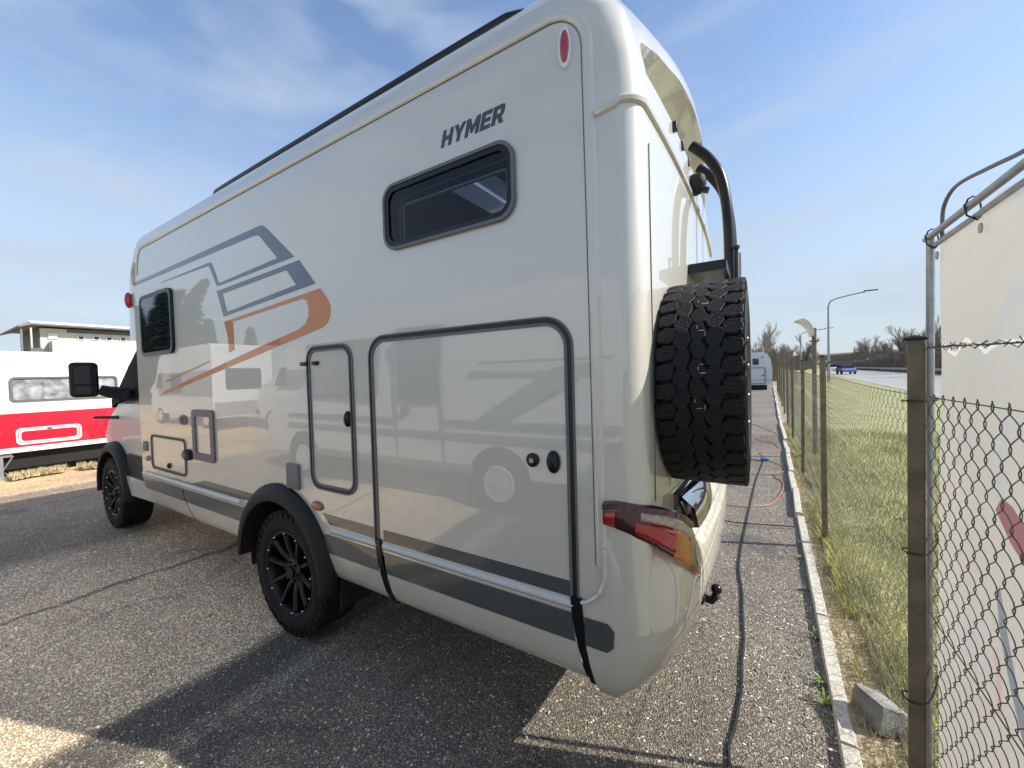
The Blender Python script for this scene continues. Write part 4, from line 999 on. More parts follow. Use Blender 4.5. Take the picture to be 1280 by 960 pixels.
arm = MB().tube(catmull([(.522, 1.905, 2.005), (.522, 1.905, 2.065), (.522, 1.89, 2.113), (.522, 1.83, 2.14), (.522, 1.74, 2.138), (.522, 1.57, 2.108), (.522, 1.36, 2.072), (.522, .95, 2.035)], 6), .0055, 10).build('bent_tube', 'frame_grey', ban, smooth=True)

# ------------------------------------------------------------------ small things on the ground
def cable(name, pts, r, m, label, cat, g=None, lift=0.0):
    q = catmull([(x, y, r + .004 + lift) for x, y in pts], 8)
    o = MB().tube(q, r, 6).build(name, m, smooth=True); return tag(o, label, cat, g)
cable('power_cable', [(-.08, .9), (-.11, 1.4), (-.122, 1.75), (-.127, 1.84), (-.112, 1.95), (-.104, 2.05), (-.094, 2.22), (-.10, 2.4), (-.097, 2.63), (-.112, 2.9), (-.124, 3.2), (-.15, 3.45), (-.16, 3.74), (-.14, 4.52), (-.06, 6.53), (.005, 7.5), (-.02, 7.85), (-.5, 7.9), (-2.5, 7.7)], .0068, 'cable_black', 'thick black power cable running lengthwise over the asphalt behind the motorhome', 'cable')
cable('thin_cable', [(-2.4, 4.4), (-.9, 4.5), (-.28, 4.56), (-.15, 4.58), (.08, 4.64), (.27, 4.70)], .006, 'cable_black', 'thin black cable crossing the asphalt towards the kerb', 'cable', lift=.016)
cable('extension_cord', [(-1.6, 5.0), (-.8, 5.1), (-.29, 5.16), (-.09, 5.23), (.1, 5.45), (.22, 6.05), (.25, 6.47), (.18, 6.75), (.16, 6.95), (.22, 7.1), (.30, 7.2), (.28, 7.6), (.1, 8.0), (-.02, 8.6), (.05, 8.7), (.28, 9.1), (.21, 9.8), (-.05, 10.1), (-.05, 10.6), (.33, 10.9), (.1, 12.0), (-.3, 13.0), (-1.2, 13.5)], .0058, 'cable_orange', 'orange extension cord lying in loops on the asphalt', 'cord')
pl = rbox('cable_connector', (.05, 7.92, .03), (.12, .06, .05), .018, 'plug_blue', None, rot=Matrix.Rotation(.3, 3, 'Z')); tag(pl, 'small blue cable connector lying on the asphalt', 'connector')

def stone_block(name, c, d, rz, label, m='block_stone'):
    b = bmesh.new(); bmesh.ops.create_cube(b, size=1); bmesh.ops.subdivide_edges(b, edges=b.edges[:], cuts=3)
    Rm = Matrix.Rotation(rz, 3, 'Z') @ Matrix.Rotation(.28, 3, 'Y') @ Matrix.Rotation(-.12, 3, 'X')
    for v in b.verts:
        p = Vector((v.co.x * d[0], v.co.y * d[1], v.co.z * d[2])); p += Vector((noise.noise(p * 22), noise.noise(p * 22 + Vector((5, 0, 0))), noise.noise(p * 22 + Vector((0, 9, 0))))) * .008
        v.co = Rm @ p + Vector(c)
    me = bpy.data.meshes.new(name); b.to_mesh(me); b.free()
    return tag(link(name, me, m), label, 'stone block')
stone_block('concrete_block', (FX(2.2) - .005, 2.27, .075), (.10, .16, .11), .45, 'broken grey concrete block lying beside the nearest fence post')

lg = MB(); rg = random.Random(77)
OC = [(1, 0, 0), (-1, 0, 0), (0, 1, 0), (0, -1, 0), (0, 0, 1), (0, 0, -1)]; OF = [(0, 2, 4), (2, 1, 4), (1, 3, 4), (3, 0, 4), (2, 0, 5), (1, 2, 5), (3, 1, 5), (0, 3, 5)]
for i in range(4200):
    q = rg.random()
    if q < .45: y = 1.2 + 7 * rg.random() ** 1.5; x = KX(y) - .02 - abs(rg.gauss(0, .10)) - (.5 * rg.random() if rg.random() < .3 else 0)
    elif q < .8: y = 1.1 + 4 * rg.random() ** 1.4; x = rg.uniform(-1.4, KX(y))
    else: y = rg.uniform(.3, 2.2); x = rg.uniform(-6, -1)
    r_ = rg.uniform(.003, .0065) if rg.random() < .93 else rg.uniform(.007, .012); a = rg.uniform(0, 6.28)
    sx1, sy1, sz1 = r_ * rg.uniform(.8, 1.5), r_ * rg.uniform(.7, 1.1), r_ * rg.uniform(.5, .9)
    V = []
    for px, py, pz in OC:
        k_ = rg.uniform(.8, 1.15); u, v = px * sx1 * k_, py * sy1 * k_
        V.append((x + u * math.cos(a) - v * math.sin(a), y + u * math.sin(a) + v * math.cos(a), .5 * sz1 + pz * sz1 * k_))
    lg.add(V, OF)
o = lg.build('loose_gravel', 'gravel_stone', smooth=False); tag(o, 'loose pale grit scattered on the asphalt', 'gravel', kind='stuff')
# weeds along the kerb: each tuft a plant of its own
def weed(x, y, s, nleaf, label, seed, m='leaf_weed'):
    rnd = random.Random(seed); mb = MB()
    for i in range(nleaf):
        a = rnd.uniform(0, 2 * math.pi); L = s * rnd.uniform(.5, 1.1); w = L * rnd.uniform(.08, .14); up = rnd.uniform(.5, 1.3)
        d = Vector((math.cos(a), math.sin(a), 0)); n = Vector((-d.y, d.x, 0)); pts = []
        for t in (0, .35, .7, 1):
            c = Vector((x, y, .005)) + d * L * t * .8 + Vector((0, 0, L * up * (t - .6 * t * t))); ww = w * (.35, 1, .8, .02)[(0, .35, .7, 1).index(t)]
            pts.append((c - n * ww * .5, c + n * ww * .5))
        V = [p for q in pts for p in q]; mb.add(V, [(0, 1, 3, 2), (2, 3, 5, 4), (4, 5, 7, 6)])
    return tag(mb.build('weed', m), label, 'weed', 'weeds along the edging')
for i, (x, y, s, n, lb) in enumerate([(.24, 2.30, .085, 24, 'broad leafy weed at the kerb nearest the camera'), (.25, 2.46, .075, 18, 'leafy weed just behind the nearest broad weed at the kerb'), (.26, 2.86, .075, 14, 'small weed tuft against the third kerb joint'), (.275, 3.45, .07, 14, 'weed tuft midway along the visible kerb'), (.285, 4.0, .07, 12, 'weed tuft at the kerb opposite the second fence post'), (.29, 4.3, .06, 10, 'tiny weed beyond the second fence post by the kerb'), (.405, 2.6, .07, 12, 'weed in the dry strip behind the kerb'), (.40, 3.6, .07, 12, 'weed in the dry strip between two fence posts')]):
    weed(x, y, s, n, lb, 40 + i)

# grass on the lawn (uncountable)
def blades(n, fx, name, m, hmin, hmax, wmul=1.0, seed=3):
    rnd = random.Random(seed); V = []; F = []
    for i in range(n):
        x, y, sc = fx(rnd)
        if x is None: continue
        h = rnd.uniform(hmin, hmax) * sc; a = rnd.uniform(0, 6.28); w = .0035 * wmul * sc; lx, ly = rnd.uniform(-.6, .6) * h, rnd.uniform(-.6, .6) * h
        z = .03 + bumpy(x, y); dx, dy = math.cos(a) * w, math.sin(a) * w; o = len(V)
        V += [(x - dx, y - dy, z), (x + dx, y + dy, z), (x + lx, y + ly, z + h)]; F.append((o, o + 1, o + 2))
    me = bpy.data.meshes.new(name); me.from_pydata(V, [], F); me.update(); o = link(name, me, m); return o
def lawn_near(r):
    y = 1.0 + 11 * r.random() ** 1.6; x = FX(y) + .06 + (1.6 + .25 * y) * r.random() ** 1.3; return x, y, .7 + .05 * y
g = blades(70000, lawn_near, 'lawn_grass', 'grass_blade', .035, .085, 1.3); tag(g, 'short green-yellow grass growing behind the fence', 'grass', kind='stuff')
def strip_near(r):
    y = 1.2 + 12 * r.random() ** 1.5; x = KX(y) + .06 + .22 * r.random(); return x, y, .7 + .04 * y
g = blades(9000, strip_near, 'dry_grass', 'straw', .02, .05, 1.2, 5); tag(g, 'dry straw-coloured grass between kerb and fence', 'grass', kind='stuff')
def strip_green(r):
    y = 1.2 + 10 * r.random() ** 1.4; x = FX(y) - .03 + .20 * r.random() ** .8
    return (x, y, .8 + .05 * y) if noise.noise(Vector((x * 5, y * 1.6, 4))) > -.05 else (None, 0, 0)
g = blades(16000, strip_green, 'fence_grass', 'grass_blade', .04, .11, 1.4, 6); tag(g, 'longer grass growing through the foot of the fence', 'grass', kind='stuff')
def straw_far(r):
    y = 1.15 + 1.6 * r.random() ** 1.2; x = -11.1 + .35 * r.random() + .15 * math.sin(y * 3); return (x, y, 2.0) if noise.noise(Vector((y * 3.5, x * 2, 1))) > -.25 else (None, 0, 0)
g = blades(2200, straw_far, 'straw_tufts', 'straw', .02, .06, 2.2, 8); tag(g, 'dry yellow grass tufts under the red and white caravan', 'grass', kind='stuff')

# ------------------------------------------------------------------ red and white caravan
cx = -11.3
cv = thing('caravan', (cx, 1.6, 0), 'red and white caravan with curtained window parked beyond the motorhome\'s cab', 'caravan')
def yz_rr(y0, y1, z0, z1, r): return rrect(y0, y1, z0, z1, r)
prof = [(.42, -1.6), (.42, 3.9)]
def cv_loop(x, g):
    P = [(-.2 + g, .44 + g), (4.1 - g, .44 + g), (4.25 - g, .7), (4.3 - g, 1.2), (4.2 - g, 1.7), (3.95 - g, 2.02 - g * .5), (3.4 - g, 2.2 - g), (2.0, 2.26 - g), (0.9, 2.26 - g), (.25 + g, 2.2 - g), (-.15 + g, 2.0), (-.3 + g, 1.5), (-.3 + g, .8)]
    return [(x, y, z) for y, z in P]
cb = MB().loft([cv_loop(cx - .06 * 0, .05), cv_loop(cx - .04, .0), cv_loop(cx - 1.95, 0), cv_loop(cx - 2.0, .05)]).build('body', 'white_paint', cv, smooth=True, angle=40)
MB().prism_yz([(-.2, .535), (4.1, .535), (4.2, .8), (4.22, 1.145), (-.25, 1.145), (-.25, .8)], cx - .02, cx + .006).build('red_band', 'red_paint', cv)
MB().prism_yz([(-.18, .445), (4.05, .445), (4.05, .525), (-.18, .525)], cx - .02, cx + .022).build('skirt_rail', 'white_paint', cv)
MB().prism_yz([(-.1, 1.99), (3.95, 1.99), (3.95, 2.01), (-.1, 2.01)], cx - .02, cx + .012).build('awning_rail', 'alu', cv)
def ring_yz(outer, inner, x0, x1):
    m = MB(); m.ring_xz(outer, inner, 0, 1); m.v = [(x0 + (x1 - x0) * y, x, z) for x, y, z in m.v]; return m
cw = ring_yz(yz_rr(1.22, 2.62, 1.355, 1.80, .07), yz_rr(1.255, 2.585, 1.385, 1.765, .05), cx - .01, cx + .03).build('window', 'seal_grey', cv)
MB().prism_yz(yz_rr(1.25, 2.59, 1.38, 1.77, .05), cx - .02, cx + .004).build('curtain', 'curtain', cw)
MB().prism_yz(yz_rr(1.25, 2.59, 1.38, 1.77, .05), cx + .018, cx + .022).build('pane', 'clear_glass', cw)
for y in (1.62, 1.95, 2.25): MB().box((cx + .007, y, 1.575), (.01, .012, .37)).build('curtain_fold', 'curtain', cw)
MB().box((cx - 1.0, 1.95, .29), (1.7, 3.9, .30)).build('underbody', 'under', cv)  # dark box added below the floor to make the underside read as shadow
hf_ = ring_yz(yz_rr(1.26, 2.07, .575, .875, .07), yz_rr(1.285, 2.045, .60, .85, .06), cx, cx + .02).build('locker_flap', 'white_paint', cv)
ring_yz(yz_rr(1.295, 2.035, .61, .84, .055), yz_rr(1.32, 2.01, .635, .815, .05), cx, cx + .016).build('flap_trim', 'white_paint', hf_)
rbox('flap_lock', (cx + .012, 1.66, .83), (.02, .06, .02), .005, 'seal_black', hf_)
ellipsoid('side_marker_lamp', (cx + .01, 1.02, .80), (.012, .09, .015), 'orange_lens', cv)
for y in (1.06,):
    MB().box((cx - .06, y - .0, .40), (.06, .30, .05)).build('steady_bracket', 'galv', cv)
    MB().box((cx - .02, y + .02, .20), (.03, .05, .40)).build('steady_leg', 'galv', cv)
    MB().tube([(cx - .02, y + .02, .12), (cx - .02, y + .16, .39)], .012, 6).build('steady_brace', 'galv', cv)
    MB().box((cx - .02, y + .02, .01), (.14, .14, .02)).build('steady_foot', 'galv', cv)
for y in (-.2, 3.6):
    pass
wm = MB()
for y in (2.9,):
    wm.loft([[(x, y + .31 * math.cos(2 * math.pi * i / 24), .31 + .31 * math.sin(2 * math.pi * i / 24)) for i in range(24)] for x in (cx - .35, cx - .15)])
wm.build('wheel', 'rubber', cv)
wh = rbox('caravan_far', (-17.1, 6.1, 1.48), (2.2, 6.8, 2.2), .28, 'white_dirty', None); 
wh.name = 'white_caravan'; tag(wh, 'plain white caravan roof showing behind the red and white caravan', 'caravan')
rbox('roof_edge', (-15.995, 6.1, 2.26), (.03, 6.0, .03), .01, 'frame_grey', wh); rbox('window', (-15.99, 6.3, 1.6), (.03, 1.2, .5), .01, 'dark_glass', wh)

# ------------------------------------------------------------------ flat-roofed building
BXF = -40.0
bd = thing('office_building', (BXF, 8, 0), 'pale flat-roofed building with overhanging roof behind the caravans', 'building')
MB().box((BXF - 3, 12.7, 2.75), (6, 14, 5.5)).build('wall', 'wall_pale', bd)
MB().prism_yz([(4.75, 5.42), (5.25, 5.62), (20.5, 5.58), (20.5, 5.74), (5.15, 5.80), (4.7, 5.50)], BXF - 6.5, BXF + .9).build('roof', 'roof_grey', bd)
MB().prism_yz([(5.2, 5.70), (20.5, 5.66), (20.5, 5.78), (5.15, 5.84)], BXF + .9, BXF + .94).build('roof_fascia', 'white_paint', bd)
MB().box((BXF - 3, 5.68, 2.75), (5.9, .05, 5.5)).build('gable_shade', 'wall_dark', bd)  # dark sheet on the end wall, painting in that side's shade
MB().box((BXF + .01, 13.2, 5.40), (.06, 12.6, .26)).build('clerestory', 'wall_dark', bd)
for y, m_ in ((4.85, 'roof_grey'), (5.25, 'wall_pale')): MB().tube([(BXF + .6, y, 0), (BXF + .6, y, 5.45)], .05, 8).build('column', m_, bd)
for y, z, w, h_ in ((6.25, 4.98, .42, .38), (7.55, 4.96, .34, .26), (8.30, 4.98, .34, .26), (8.95, 4.98, .34, .26), (9.7, 4.98, .34, .26), (7.33, 4.42, .20, .34), (8.84, 4.42, .20, .34)):
    f_ = MB().box((BXF + .04, y, z), (.06, w, h_)).build('window', 'white_paint', bd)
    MB().box((BXF + .075, y, z), (.02, w - .10, h_ - .08)).build('pane', 'dark_glass' if y != 6.25 else 'white_paint', f_)
MB().box((BXF + .55, 9.0, 2.3), (1.0, 5.9, 4.6)).build('annex', 'wall_pale', bd)
MB().box((BXF + .9, 5.35, 2.0), (.8, .5, 4.2)).build('plant_box', 'wall_dark', bd)

# ------------------------------------------------------------------ vehicles parked opposite, mirrored in the motorhome's glossy flank
VY = -1.30
van = thing('camper_van', (-4.3, VY - 1.0, 0), 'white camper van parked opposite, seen mirrored in the motorhome\'s glossy side', 'van')
def van_loop(y, g, zt):
    P = [(-.85, .42), (-7.15, .42), (-7.30, .75), (-7.2, 1.05), (-6.75, 1.22), (-6.35, 1.35), (-5.55, 2.25 - g), (-5.2, 2.45 - g), (-4.6, zt - g * .6), (-1.3, zt - g * .6), (-.95, zt - .12 - g), (-.80, 1.9), (-.75, 1.0)]
    return [(x, y, z) for x, z in P]
vb = MB().loft([van_loop(VY - .16, .10, 2.62), van_loop(VY - .06, .03, 2.58), van_loop(VY, .0, 2.0)][0:0] or [
    [(x, VY - .22 if z > 2.3 else (VY - .10 if z > 1.75 else VY), z) for x, _, z in van_loop(0, 0, 2.64)],
    [(x, VY - 2.0 + (.22 if z > 2.3 else (.10 if z > 1.75 else 0)), z) for x, _, z in van_loop(0, 0, 2.64)]])
vbo = vb.build('body', 'white_paint', van, smooth=True, angle=40)
def vpan(name, pts, m, dy=.004, p=van, yoff=0.0): return MB().prism_xz(pts, VY + yoff - .02, VY + yoff + dy).build(name, m, p)
mat('van_trim', (.30, .31, .31), .5); mat('window_grey', (.10, .11, .11), .06, coat=.4)
vpan('window', rrect(-6.05, -4.35, 1.30, 1.76, .12), 'window_grey'); vpan('window', rrect(-3.92, -3.20, 1.30, 1.76, .05), 'window_grey')
MB().box((-3.56, VY - .05, 2.0), (.74, .10, .50)).build('upper_window', 'window_grey', van)
MB().box((-5.2, VY - .06, 1.96), (1.7, .09, .40)).build('upper_window', 'window_grey', van)
dr = MB().ring_xz(rrect(-3.98, -3.14, .48, 2.25, .06), rrect(-3.965, -3.155, .495, 2.235, .05), VY - .02, VY + .006).build('sliding_door', 'van_trim', van)
ellipsoid('door_handle', (-3.80, VY + .01, 1.16), (.09, .02, .06), 'frame_grey', dr)
for x0, x1, z0, z1 in ((-6.6, -4.0, 1.02, 1.06), (-3.1, -.85, 1.02, 1.06), (-6.6, -4.0, .84, .90), (-3.95, -3.15, .84, .90), (-3.1, -.85, .84, .90), (-6.3, -2.7, .44, .52), (-2.6, -1.0, 1.72, 1.75)):
    vpan('side_strip', [(x0, z0), (x1, z0), (x1, z1), (x0, z1)], 'van_trim', .012)
vpan('print', [(-2.6, 1.10), (-2.2, 1.08), (-1.2, 1.62), (-1.2, 1.70), (-1.6, 1.66)], 'van_trim')
def simple_wheel(x, y, parent, out=1, r=.335):
    b = MB().loft([[(x + rr * math.cos(2 * math.pi * i / 28), yy, r + rr * math.sin(2 * math.pi * i / 28)) for i in range(28)] for rr, yy in ((.2, y), (r - .03, y), (r, y - out * .03), (r, y - out * .2))]).build('wheel', 'rubber', parent, smooth=True)
    MB().loft([[(x + rr * math.cos(2 * math.pi * i / 24), yy, r + rr * math.sin(2 * math.pi * i / 24)) for i in range(24)] for rr, yy in ((.215, y + out * .002), (.20, y + out * .012), (.15, y + out * .002), (.08, y + out * .02), (.001, y + out * .02))], True, False).build('hub_cap', 'alu', b, smooth=True)
    return b
for x in (-2.34, -6.2):
    MB().loft([[(x + .43 * math.cos(R(i * 6)), yy, .34 + .43 * math.sin(R(i * 6))) for i in range(60)] for yy in (VY - .3, VY + .003)]).build('wheel_arch', 'under', van)
    simple_wheel(x, VY + .012, van)
rbox('roof_vent', (-5.0, VY - 1.0, 2.68), (.5, .5, .1), .02, 'white_dirty', van)

def parked_motorhome(x0, x1, y, zt, label, band):
    t = thing('motorhome', ((x0 + x1) / 2, y - 1.1, 0), label, 'motorhome', 'motorhomes parked opposite')
    L = x1 - x0
    P = [(x1, .45), (x0 + .3, .45), (x0, .9), (x0 + .3, 1.35), (x0 + 1.2, 1.7), (x0 + 1.7, zt - .35), (x0 + 2.2, zt - .05), (x0 + 2.6, zt), (x1 - .1, zt), (x1, zt - .1)]
    MB().loft([[(x, y, z) for x, z in P], [(x, y - 2.2, z) for x, z in P]]).build('body', 'white_paint', t)
    MB().prism_xz([(x0 + 1.4, band[0]), (x1 - .02, band[0]), (x1 - .02, band[1]), (x0 + 1.9, band[1])], y - .01, y + .006).build('grey_band', 'van_trim', t)
    MB().prism_xz(rrect(x0 + 3.0, x0 + 4.2, band[0] + .1, band[1] - .05, .06), y - .01, y + .016).build('window', 'dark_glass', t)
    MB().prism_xz([(x0 + 1.25, 1.45), (x0 + 2.0, 1.45), (x0 + 2.0, 2.0), (x0 + 1.65, 2.0)], y - .01, y + .016).build('window', 'dark_glass', t)
    for x in (x0 + .95, x1 - 1.7): simple_wheel(x, y + .01, t)
    MB().prism_yz(rrect(y - 1.75, y - .45, 1.35, 2.05, .08), x1 - .01, x1 + .02).build('rear_window', 'dark_glass', t)
    MB().prism_yz([(y - 2.15, .5), (y - .05, .5), (y - .05, .95), (y - 2.15, .95)], x1 - .01, x1 + .03).build('rear_bumper', 'van_trim', t)
    return t
parked_motorhome(-21.5, -14.6, -3.4, 2.85, 'white motorhome with a grey window band, far left in the flank\'s reflection', (1.15, 2.0))
parked_motorhome(-14.0, -9.0, -4.6, 2.7, 'white motorhome mirrored between the stripes and the locker door', (1.3, 1.9))

# ------------------------------------------------------------------ trees
def bare_tree_data(seed, H, spread=.55, levels=5):
    rnd = random.Random(seed); tr = MB(); tw = MB()
    def grow(p, d, L, r, lv):
        q = p + d * L * .5 + Vector((rnd.uniform(-.04, .04), rnd.uniform(-.04, .04), 0)) * L; e = q + (d + Vector((rnd.uniform(-.15, .15), rnd.uniform(-.15, .15), .05))).normalized() * L * .5
        (tr if lv < 2 else tw).tube([p, q, e], [r, r * .85, r * .68], 5 if lv < 2 else 3, cap=False)
        if lv >= levels:
            return
        n = rnd.randint(3, 4) if lv else 5
        for i in range(n):
            a = rnd.uniform(0, 6.28); s = rnd.uniform(.35, 1.0) * spread; nd = (d + Vector((math.cos(a) * s, math.sin(a) * s, rnd.uniform(-.05, .3)))).normalized()
            base = p + (e - p) * rnd.uniform(.45, 1.0) if i else e
            grow(base, nd, L * rnd.uniform(.52, .74), r * .55, lv + 1)
    grow(Vector((0, 0, 0)), Vector((0, 0, 1)), H * .30, H * .018, 0)
    return tr, tw
def bare_tree(loc, data, s, label, rz):
    t = thing('bare_tree', loc, label, 'tree', 'bare trees along the road', rz=rz); t.scale = (s, s, s)
    for nm, d in zip(('trunk', 'crown'), data):
        o = bpy.data.objects.new(nm, d); COL.objects.link(o); o.parent = t
    return t
TD = []
for sd in (1, 5, 9, 14):
    a, b = bare_tree_data(sd, 9.0)
    oa = a.build('trunk', 'bark'); ob = b.build('crown', 'twig'); TD.append((oa.data, ob.data)); bpy.data.objects.remove(oa); bpy.data.objects.remove(ob)
rnd = random.Random(21)
tl_ = []
for i in range(30):
    y = 42 + i * 4.6 + rnd.uniform(-2, 2); x = ROADN(y) + 10.5 + rnd.uniform(0, 7); tl_.append((x, y, rnd.uniform(.55, .95) * (1 + y / 260)))
for i in range(16):
    y = 36 + i * 6 + rnd.uniform(-2, 2); x = 1.6 + rnd.uniform(-4.5, 1.5) + i * .12; tl_.append((x, y + 10, rnd.uniform(.6, .95)))
for i in range(8):
    tl_.append((18.5 + i * 1.2 + rnd.uniform(-1, 1), 26 + i * 4.2 + rnd.uniform(-1, 1), rnd.uniform(.40, .6)))
for i in range(22):
    y = 150 + rnd.uniform(0, 110); tl_.append((y * rnd.uniform(-.012, .10), y, rnd.uniform(1.1, 1.7)))
for i, (x, y, s) in enumerate(tl_):
    bare_tree((x, y, 0), TD[i % 4], s, 'leafless brown tree beyond the road' if i < 30 else ('leafless brown tree behind the far caravan at the end of the yard' if i < 46 else ('small leafless tree beyond the guard rail, nearest the banner' if i < 54 else 'hazy leafless tree on the horizon behind the yard light')), rnd.uniform(0, 6.28))
# scrub: dense low thicket below the trees
sc = MB(); rnd = random.Random(4)
for i in range(34000):
    if i % 3: y = 40 + 260 * rnd.random() ** 1.4; x = ROADN(y) + 10 + rnd.uniform(0, 9)
    else: y = 50 + 200 * rnd.random() ** 1.3; x = rnd.uniform(-4, 2.2) + (y - 50) * .03 + rnd.random() * max(0, y - 110) * .12
    h_ = rnd.uniform(.6, 3.0) * (1 + y / 180); dx, dy = rnd.uniform(-.7, .7), rnd.uniform(-.7, .7); w = .03 + .0006 * y
    sc.add([(x - w, y, 0), (x + w, y, 0), (x + dx, y + dy, h_)], [(0, 1, 2)])
o = sc.build('roadside_scrub', 'scrub'); tag(o, 'brown leafless scrub filling the far side of the road', 'scrub', kind='stuff')
# conifers mirrored in the flank
def conifer(loc, H, seed, label):
    rnd = random.Random(seed); t = thing('conifer', loc, label, 'tree', 'conifers behind the yard')
    MB().tube([Vector(loc), Vector(loc) + Vector((0, 0, H))], [H * .018, .01], 7).build('trunk', 'bark', t)
    m = MB()
    for k in range(1500):
        u = rnd.random() ** .8; z = H * (.08 + .92 * u); rad = (1 - u) * H * .20 * rnd.uniform(.3, 1.1) + .05; a = rnd.uniform(0, 6.28)
        c = Vector(loc) + Vector((math.cos(a) * rad, math.sin(a) * rad, z - rad * .25)); s = rnd.uniform(.25, .6) * H / 9
        d = Vector((math.cos(a), math.sin(a), -.35)); n = Vector((-d.y, d.x, 0))
        m.add([c - d * s, c + n * s * .35 + Vector((0, 0, .1)), c + d * s, c - n * s * .35 + Vector((0, 0, .1))], [(0, 1, 2, 3)])
    m.build('crown', 'needle', t)
for i, (x, y, H, lb) in enumerate([(-46, -9.6, 8.4, 'tall dark conifer mirrored leftmost in the motorhome\'s front window'), (-42.5, -9.8, 7.8, 'conifer mirrored in the middle of the front window'), (-40, -9.6, 8.9, 'tall conifer mirrored at the right edge of the front window'), (-35.5, -9.6, 8.3, 'tall conifer mirrored in the flank just right of the front window'), (-32.3, -9.6, 8.6, 'tall conifer mirrored below the kink of the blue stripe'), (-29.5, -9.6, 5.6, 'shorter conifer mirrored left of the bronze stripe'), (-24, -9.7, 4.6, 'small conifer mirrored inside the bronze stripe')]):
    conifer((x, y, 0), H, 60 + i, lb)

# ------------------------------------------------------------------ far right: caravan, lamps, cars
fc_ = thing('white_touring_caravan', (-.6, 32.0, 0), 'pale blue-white caravan end at the far end of the yard', 'caravan')
fp = [(-2.0, .35), (.62, .35), (.70, .8), (.72, 1.4), (.62, 2.1), (.45, 2.45), (.2, 2.6), (-1.7, 2.6), (-1.95, 2.4)]
MB().loft([[(x, 32.0, z) for x, z in fp], [(x, 36.5, z) for x, z in fp]]).build('body', 'caravan_blue', fc_, smooth=True, angle=40)
dd = MB().ring_xz(rrect(-.75, .32, .42, 1.55, .12), rrect(-.71, .28, .46, 1.51, .10), 31.95, 32.02).build('rear_door', 'frame_grey', fc_); rbox('door_handle', (.15, 31.96, 1.0), (.12, .05, .06), .01, 'seal_black', dd)
rbox('window', (-.25, 31.98, 1.95), (.35, .08, .42), .02, 'dark_glass', fc_); rbox('lamp', (.15, 31.98, 2.25), (.10, .06, .10), .02, 'frame_grey', fc_); MB().box((-.6, 31.98, .70), (2.4, .03, .02)).build('trim_line', 'frame_grey', fc_)
ellipsoid('tail_lamp', (.66, 32.4, .72), (.05, .06, .12), 'red_lens', fc_); MB().box((-.6, 33, .17), (2.0, 1.6, .30)).build('undercarriage', 'under', fc_)

def street_lamp(loc, H, arm, label, thick=.07):
    t = thing('street_lamp', loc, label, 'street lamp', 'street lamps along the road'); L = Vector(loc)
    MB().tube([L, L + Vector((0, 0, H * .35)), L + Vector((0, 0, H * .90))] , [thick * 1.25, thick, thick * .75], 8).build('pole', 'galv', t, smooth=True)
    MB().tube(catmull([L + Vector((0, 0, H * .88)), L + Vector((arm * .06, 0, H * .95)), L + Vector((arm * .3, 0, H * .985)), L + Vector((arm * .8, 0, H * 1.02))], 5), thick * .6, 6).build('arm', 'galv', t, smooth=True)
    rbox('lamp_head', (L.x + arm * .92, L.y, L.z + H * 1.03), (abs(arm) * .3, .28, .10), .03, 'frame_grey', t)
street_lamp((5.55, 48, 0), 8.0, 3.3, 'nearest tall grey street lamp with its arm over the road', .10)
street_lamp((7.1, 100, 0), 8.6, 5.0, 'distant thin street lamp behind the curved yard light', .13)

yl = thing('yard_light', (1.13, 7.7, 0), 'cream hooded yard light on a brown pole behind the fence', 'yard light'); L = Vector((.80, 8.6, 0)); yl.location = L
MB().tube([L, L + Vector((0, 0, 2.24))], .035, 8).build('pole', 'post_brown', yl, smooth=True)
MB().box((L.x, L.y, 2.02), (.14, .14, .015)).build('pole_bracket', 'post_brown', yl)
hd = []
for k in range(11):
    t = k / 10; a = R(8 + 72 * t)
    cxp = L.x - .06 - .26 * (1 - math.cos(a)) ; czp = 2.05 + .33 * math.sin(a)
    hd.append([(cxp, L.y - .15 - .05 * t, czp), (cxp, L.y + .15 + .05 * t, czp), (cxp + .05 + .06 * t, L.y + .15 + .05 * t, czp + .012 + .02 * t), (cxp + .05 + .06 * t, L.y - .15 - .05 * t, czp + .012 + .02 * t)])
MB().loft(hd).build('lamp_hood', 'lamp_cream', yl, smooth=True, angle=50)
MB().tube([(L.x, L.y, 2.22), (L.x - .06, L.y, 2.2)], .02, 6).build('hood_clamp', 'galv', yl)

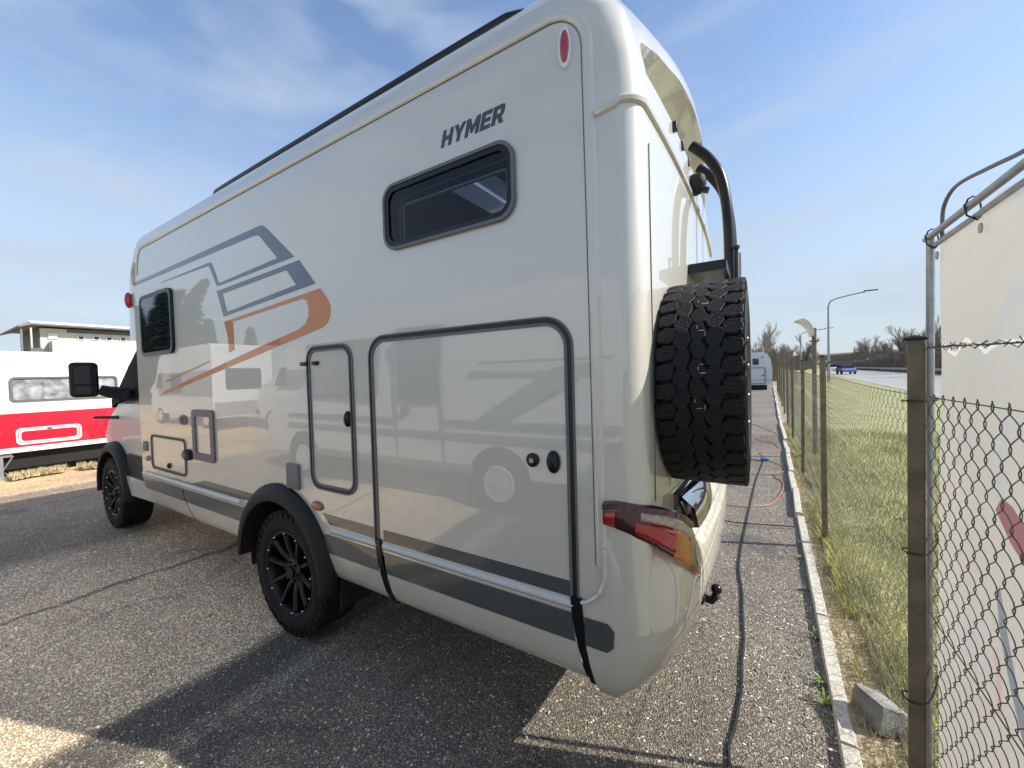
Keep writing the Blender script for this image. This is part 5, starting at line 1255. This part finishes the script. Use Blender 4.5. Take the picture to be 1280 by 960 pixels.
def car(loc, col, label, s=1.0, rz=0.0, tall=0.0):
    t = thing('car', loc, label, 'car', 'cars on the road', rz=rz)
    def B(pr, y0, y1, tap, name, m):
        lp = [[(y0 + tap, x, z) for x, z in pr], [(y0, x, min(z, 10)) for x, z in pr], [(y1, x, z) for x, z in pr], [(y1 - tap, x, z) for x, z in pr]]
        o = MB().loft([[(a, b, c) for a, b, c in l] for l in lp]).build(name, m, t, smooth=True, angle=35, loc=(0, 0, 0)); return o
    B([(-2.1, .35), (2.1, .35), (2.15, .7), (1.6, .85), (.9, .95), (-1.8, .98), (-2.15, .9)], -.88, .88, .06, 'body', col)
    B([(1.0, .94), (.35, 1.42 + tall), (-1.2, 1.45 + tall), (-1.95, .96)], -.78, .78, .1, 'cabin', 'dark_glass')
    B([(.4, 1.40 + tall), (.35, 1.45 + tall), (-1.2, 1.48 + tall), (-1.3, 1.42 + tall)], -.70, .70, .05, 'roof', col)
    for x in (-.80, .80):
        for y in (-1.3, 1.35):
            MB().loft([[(x + dx, y + .32 * math.cos(2 * math.pi * i / 20), .32 + .32 * math.sin(2 * math.pi * i / 20)) for i in range(20)] for dx in (-.1, .1)]).build('wheel', 'rubber', t, loc=(0, 0, 0))
    for x in (-.6, .6): MB().box((x, 2.1, .68), (.3, .12, .14)).build('headlight', 'clear_lens', t, loc=(0, 0, 0))
    for x in (-.65, .65): MB().box((x, -2.12, .75), (.28, .08, .14)).build('tail_lamp', 'red_lens', t, loc=(0, 0, 0))
car((ROADN(80) + 1.75, 80, .06), 'car_blue', 'blue car driving on the road beyond the lawn', rz=R(183))
car((ROADN(120) + 2.4, 120, .06), 'car_white', 'small white car far along the road', rz=R(183), tall=.3)
tk = thing('white_truck', (ROADN(150) + 3.0, 150, .06), 'white box truck far along the road beside the lamp pole', 'truck')
MB().box((tk.location.x, 151.5, 1.75), (2.1, 4.6, 2.3)).build('box_body', 'car_white', tk); MB().box((tk.location.x, 148.4, 1.3), (2.0, 1.5, 1.7)).build('cab', 'car_white', tk); MB().box((tk.location.x, 147.63, 1.65), (1.8, .05, .7)).build('windscreen', 'dark_glass', tk)
for x in (-.9, .9):
    for y in (148.5, 152.5): MB().tube([(tk.location.x + x - .12, y, .45), (tk.location.x + x + .12, y, .45)], .40, 16).build('wheel', 'rubber', tk)
# guard rail along the far edge of the road
grl = thing('guard_rail', (ROADN(60) + 9.2, 60, 0), 'grey guard rail along the far edge of the road', 'guard rail')
MB().prism_xz([(0, 0)] * 0 or [(0, 0), (1, 0), (1, 1)], 0, 1) if False else None
g0, g1 = 24, 240
MB().add([(ROADN(g0) + 9.2, g0, .48), (ROADN(g1) + 9.2, g1, .48), (ROADN(g1) + 9.2, g1, .80), (ROADN(g0) + 9.2, g0, .80), (ROADN(g0) + 9.26, g0, .48), (ROADN(g1) + 9.26, g1, .48), (ROADN(g1) + 9.26, g1, .80), (ROADN(g0) + 9.26, g0, .80)], [(0, 1, 2, 3), (4, 5, 6, 7), (3, 2, 6, 7), (0, 1, 5, 4), (0, 3, 7, 4), (1, 2, 6, 5)]).build('rail', 'galv', grl)
for y in range(26, 120, 4): MB().box((ROADN(y) + 9.31, y, .4), (.08, .1, .8)).build('rail_post', 'galv', grl)
